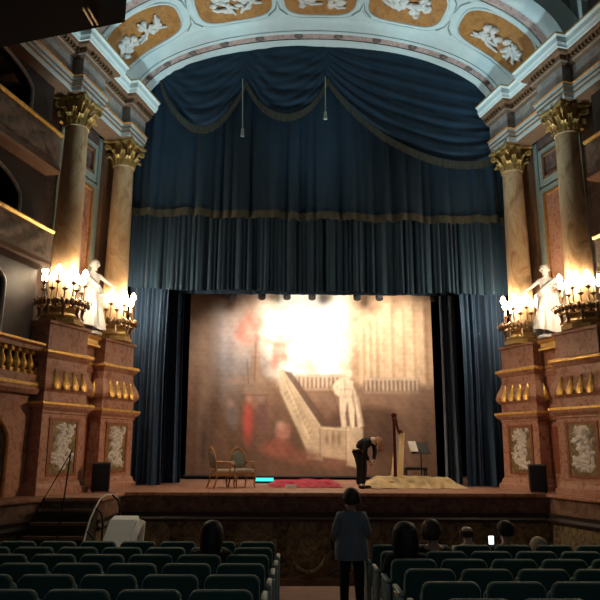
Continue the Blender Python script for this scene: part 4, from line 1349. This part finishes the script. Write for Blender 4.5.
# ================================================================== STALLS
ROWS = [9.95 - .86 * i for i in range(6)]
PITCH_ = .56
def RY(i, blk): return ROWS[i] - (.40 if blk > 0 else 0)
def seat_proto(end):
    t = thing('theatre_seat', 'x', 'theatre seat', (0, 0, 0), 0, 'green theatre seats')
    R = Matrix.Rotation(math.radians(9), 3, 'X')           # back leans towards the viewer
    MB().add(*slab(.50, .56, .09, .07, (0, 0, .34), R=R, n=5, bottom_r=.02)).build('backrest', 'seat', t, True)
    MB().add(*slab(.47, .40, .11, .06, (0, .10, .46 - .06), R=Matrix.Rotation(math.radians(4), 3, 'X'))).build('tip_up_seat', 'seat', t, True)
    k = MB().add(*slab(.05, .035, .36, .015, (.276, .10, .635)))
    a = k.build('armrest', 'seat', t, True)
    MB().bbox(.258, .294, -.02, .24, .0, .635).build('standard', 'seatmetal', t)
    if end:
        e = MB().add(*slab(.06, .045, .42, .02, (end * (PITCH_ / 2 + .01), .10, .645))).build('end_armrest', 'arm', t, True)
        MB().add(*slab(.05, .63, .40, .02, (end * (PITCH_ / 2 + .012), .10, .01))).build('end_panel', 'seat', t, True)
        MB().add(*slab(.045, .62, .035, .015, (end * (PITCH_ / 2 + .014), -.115, .02))).build('end_panel_edge', 'arm', t, True)
    return t
AL, AR_ = -.93, .33
ORD = ['front', 'second', 'third', 'fourth', 'fifth', 'rearmost visible']
NTH = ['on the aisle', 'second from the aisle', 'third from the aisle', 'fourth from the aisle', 'fifth from the aisle', 'sixth from the aisle', 'seventh from the aisle', 'eighth from the aisle', 'ninth from the aisle', 'tenth from the aisle']
protos = {}
SEATX = {}
for i, y in enumerate(ROWS):
    for blk in (-1, 1):
        y = RY(i, blk)
        x0 = AL - .02 * i if blk < 0 else AR_
        for j in range(10):
            x = x0 + blk * (PITCH_ / 2 + PITCH_ * j)
            px = 300 + F * (Vector((x, y, fl(y) + .8)) - CAM).dot(rt) / (Vector((x, y, fl(y) + .8)) - CAM).dot(fw)
            if px < -24 or px > 624: break
            SEATX[(i, blk, j)] = x
            end = (-blk if j == 0 else 0)
            lab = f'dark green theatre seat {NTH[j]}, {ORD[i]} row, {"left" if blk < 0 else "right"} block'
            if end not in protos:
                protos[end] = seat_proto(end)
                s_ = protos[end]
                s_['label'] = lab
                s_.location = (x, y, fl(y))
            else:
                dup(protos[end], lab, (x, y, fl(y)))

# ================================================================== PEOPLE
def place(t, loc, rz=0.0):
    t.location = loc
    t.rotation_euler = (0, 0, rz)
def spectator(label, px, py_top, row, skin, hair, top, hairlen, rad=None, k=1.0, turn=0.0, lean=0.0, headdown=0.0, bald=False, blk=1):
    y = RY(row, blk) + .24
    q = at(px, py_top - 3, y)
    x = q.x
    htop = q.z - fl(y)
    base = .5 + .745 + .075 - .0
    slump = max(0, base * k - htop - headdown * .5)
    t = thing('person', label, 'person', (x, y, fl(y)))
    J = seated(None, k=k, slump=slump / k if k else 0, lean=lean, turn=turn, headdown=headdown)
    body(J, skin, t)
    up_keys = ['pelvis', 'spine', 'chest', 'shL', 'elL', 'wrL', 'shR', 'elR', 'wrR', 'neck0']
    cloth(J, up_keys, top, t, 'jacket', .022, dict(neck0=.082, chest=.172, spine=.155, pelvis=.15, shL=.08, shR=.08))
    cloth(J, ['pelvis', 'hiL', 'knL', 'anL', 'hiR', 'knR', 'anR'], 'darkcl', t, 'trousers', .018)
    for s in 'LR':
        MB().ball(Vector(J['to' + s]) + Vector((0, -.03, 0)), (.05, .12, .045), 10, 6).build('shoe', 'shoe', t, True)
    if bald:
        k2 = MB()
        h, f = Vector(J['head']), Vector(J['face'])
        sd = f.cross(Vector((0, 0, 1)))
        def fr(p, q):
            a = PI * (1 + p) if True else 0
            a = PI + PI * p
            return h + sd * (.108 * math.cos(a)) + f * (.115 * math.sin(a)) + Vector((0, 0, .01 - .085 * q))
        k2.grid(fr, 16, 4)
        k2.build('hair_fringe', hair, t, True)
    else:
        hair_cap(J, hair, t, length=hairlen, r=rad or (.112, .122, .125))
    return t, J
spectator('seated woman with long dark hair in the left block', 213, 524, 2, 'skin', 'hairk', 'darkcl', .24, (.135, .135, .13), turn=.5, blk=-1)
spectator('seated person with full dark hair nearest the aisle, right block', 405, 526, 2, 'skin', 'hairk', 'darkcl', .22, (.15, .15, .14))
spectator('seated person with dark hair, second from the aisle, beside the bald man', 432, 522.5, 1, 'skin', 'hairb', 'blackcl', .10, (.12, .13, .13), turn=.9)
spectator('bald man in a pale shirt sitting in the front row', 467, 524, 0, 'skin2', 'hairb', 'greycl', 0, bald=True)
t5, J5 = spectator('dark haired person holding up a bright phone in the front row', 505, 524, 0, 'skin', 'hairk', 'blackcl', .05, (.125, .13, .13), turn=-.3)
spectator('small child with fair hair low in a front row seat', 538, 543, 0, 'skin2', 'hairg', 'darkcl', .07, k=.72, turn=-.8)
# the phone
q = at(491, 540, ROWS[0] - .02)
t = thing('mobile_phone', 'mobile phone with bright white screen held up in the front row', 'phone', (q.x, q.y, q.z), .1)
MB().add(*slab(.085, .13, .012, .012, (0, 0, -.065))).build('case', 'black', t, True)
MB().add(*slab(.076, .115, .006, .006, (0, -.006, -.058))).build('screen', 'screen', t, True)

# woman standing in the aisle, back to the viewer
wy = 9.55
q = at(351, 488.5, wy)
t = thing('person', 'woman standing in the aisle in a grey blue jacket, seen from behind', 'person', (q.x, wy, fl(wy)))
sc_ = (q.z - fl(wy) - .02) / 1.70
J = dict(pelvis=(0, 0, .93), spine=(0, .01, 1.08), chest=(0, 0, 1.27), neck0=(0, .01, 1.39), neck=(0, .02, 1.45), head0=(0, .035, 1.50), head=(0, .045, 1.58), crown=(0, .04, 1.655),
         hiL=(-.09, 0, .88), knL=(-.105, .02, .48), anL=(-.115, -.02, .08), toL=(-.13, .13, .035), hiR=(.09, 0, .88), knR=(.10, .0, .48), anR=(.11, -.04, .08), toR=(.13, .11, .035),
         shL=(-.175, 0, 1.33), elL=(-.25, .02, 1.06), wrL=(-.13, .2, 1.0), shR=(.175, 0, 1.33), elR=(.25, .0, 1.06), wrR=(.14, .2, 1.02))
J = {a: Vector(b) * sc_ for a, b in J.items()}
J['face'] = Vector((-.55, .83, 0))
body(J, 'skin', t, scale=.94)
cloth(J, ['pelvis', 'spine', 'chest', 'shL', 'elL', 'wrL', 'shR', 'elR', 'wrR', 'neck0'], 'jacket', t, 'jacket', .02, dict(neck0=.075, chest=.165, spine=.155, pelvis=.13, shL=.078, shR=.078),
      extra=None)
k = MB()
k.lathe([(.19, .0), (.195, .08), (.19, .2), (.165, .34), (.15, .45)], 24, (0, 0, .74 * sc_), 1.2, 1.0)
k.build('jacket_skirt', 'jacket', t, True)
cloth(J, ['pelvis', 'hiL', 'knL', 'anL', 'hiR', 'knR', 'anR'], 'blackcl', t, 'trousers', .014, dict(pelvis=.10, hiL=.088, hiR=.088))
for s in 'LR':
    MB().ball(J['to' + s] + Vector((0, -.04, .0)), (.045, .125, .04), 10, 6).build('shoe', 'shoe', t, True)
hair_cap(J, 'hairb', t, r=(.118, .128, .125), length=.07)

# performer bending forward beside the harp
by = 17.15
q = at(362, 488, by)
t = thing('person', 'performer in black bending forward towards the harp on stage', 'person', (q.x, by, SZ), math.radians(-38))
# bends towards +X, a little towards the viewer
J = dict(pelvis=(-.06, 0, .88), spine=(.03, -.01, 1.03), chest=(.20, -.03, 1.13), neck0=(.33, -.05, 1.17), neck=(.385, -.06, 1.165), head0=(.43, -.065, 1.15), head=(.50, -.075, 1.12), crown=(.565, -.08, 1.08),
         hiL=(-.05, .09, .83), knL=(-.0, .10, .46), anL=(-.04, .11, .08), toL=(.12, .12, .035), hiR=(-.05, -.09, .83), knR=(.02, -.11, .46), anR=(-.02, -.13, .08), toR=(.14, -.15, .035),
         shL=(.25, .15, 1.12), elL=(.27, .20, .86), wrL=(.30, .08, .68), shR=(.25, -.18, 1.10), elR=(.24, -.24, .84), wrR=(.27, -.10, .66))
J = {a: Vector(b) * 1.03 for a, b in J.items()}
J['face'] = Vector((.55, -.2, -.75))
body(J, 'skin2', t, scale=.96)
cloth(J, ['pelvis', 'spine', 'chest', 'shL', 'elL', 'wrL', 'shR', 'elR', 'wrR', 'neck0'], 'blackcl', t, 'top', .018, dict(neck0=.092, chest=.178, spine=.168, pelvis=.15, shL=.075, shR=.075))
cloth(J, ['pelvis', 'hiL', 'knL', 'anL', 'hiR', 'knR', 'anR'], 'blackcl', t, 'trousers', .03, dict(pelvis=.12))
for s in 'LR':
    MB().ball(J['to' + s] + Vector((-.04, 0, 0)), (.12, .045, .04), 10, 6).build('shoe', 'shoe', t, True)
hair_cap(J, 'hairr', t, r=(.104, .11, .112), length=.03)
k = MB()
for i in range(9):
    a = (i - 4) * .22
    h = J['head']
    k.tube([h + Vector((.02, .1 * math.sin(a), .06)), h + Vector((.10, .13 * math.sin(a) - .01, -.02)), h + Vector((.11, .15 * math.sin(a) - .02, -.14)), h + Vector((.09, .13 * math.sin(a) - .02, -.26))], [.03, .035, .03, .008], 6)
k.build('hanging_hair', 'hairr', t, True)

# ================================================================== LIGHT
w = bpy.data.worlds.new('world')
SC.world = w
w.use_nodes = True
w.node_tree.nodes['Background'].inputs[0].default_value = (.55, .62, .75, 1)
w.node_tree.nodes['Background'].inputs[1].default_value = .012

def lamp(name, kind, loc, energy, col, size=.1, target=None, angle=45, blend=.5):
    d = bpy.data.lights.new(name, kind)
    d.energy, d.color = energy, col
    o = bpy.data.objects.new(name, d)
    COL.objects.link(o)
    o.location = loc
    if kind == 'AREA': d.size = size
    else: d.shadow_soft_size = size
    if kind == 'SPOT': d.spot_size, d.spot_blend = math.radians(angle), blend
    if target is not None:
        o.rotation_euler = (Vector(target) - Vector(loc)).to_track_quat('-Z', 'Y').to_euler()
    return o
WARM = (1, .68, .38)
for s in (1, -1):
    for a in (0, 2.35):
        for da, o in ((-.2, .46), (0, .50), (.3, .44)):
            x, y = W(a + da, o)
            lamp('candelabrum_glow', 'POINT', (x * s, y, 5.36), 64, (1, .80, .56), .07)
# added unseen spots low before the stage: cool fill aimed up at the arch
for x, tx in ((-2.0, -5.0), (0, 0), (2.0, 5.0)):
    lamp('arch_fill', 'SPOT', (x, 14.5, 1.0), 2600, (.60, .90, 1), .3, (tx, 15.5, 12.8), 38, .7)
# added unseen warm spots on the pedestals, chiefly boosting the opposite candelabra
for s in (1, -1):
    lamp('pedestal_fill', 'SPOT', (-4.6 * s, 14.9, 5.0), 1000, (1, .70, .44), .12, (5.3 * s, 15.9, 1.9), 34, .8)
    lamp('pedestal_fill', 'SPOT', (5.6 * s, 6.5, 4.6), 110, WARM, .1, (-5.5 * s, 15.0, 2.4), 34, .8)
    lamp('spring_fill', 'SPOT', (3.0 * s, 14.0, 8.8), 900, (.60, .90, 1), .2, (-5.4 * s, 15.7, 12.1), 34, .8)  # added mid-air cool fill, no fixture, for the shaded arch springings
# stage lamps
lamp('stage_hot_spot', 'SPOT', (-.5, 19.3, 6.1), 330, (1, .88, .74), .15, (-.30, 22, 6.0), 95, 1)
lamp('stage_wash', 'SPOT', (-2.4, 19.25, 6.3), 520, (1, .9, .8), .2, (-1.8, 22, 3.2), 120, .8)
lamp('stage_wash', 'SPOT', (2.4, 19.25, 6.3), 680, (1, .87, .72), .2, (2.0, 22, 4.6), 120, .8)
lamp('stage_wash', 'SPOT', (0, 18.9, 2.6), 90, (1, .86, .72), .3, (0, 22, 2.6), 120, .8)
lamp('stage_front', 'SPOT', (0, 18.3, 6.5), 500, (1, .8, .58), .2, (.3, 17.6, .7), 100, .8)
# faint light of the gallery behind the viewer
lamp('gallery_light', 'AREA', (0, -3, 5.5), 36, (.85, .95, 1), 2.5, (0, 9, 0))
vs = SC.view_settings
vs.view_transform = 'Standard'
vs.look = 'None'
vs.gamma = 1
vs.exposure = 0
vs.use_curve_mapping = False
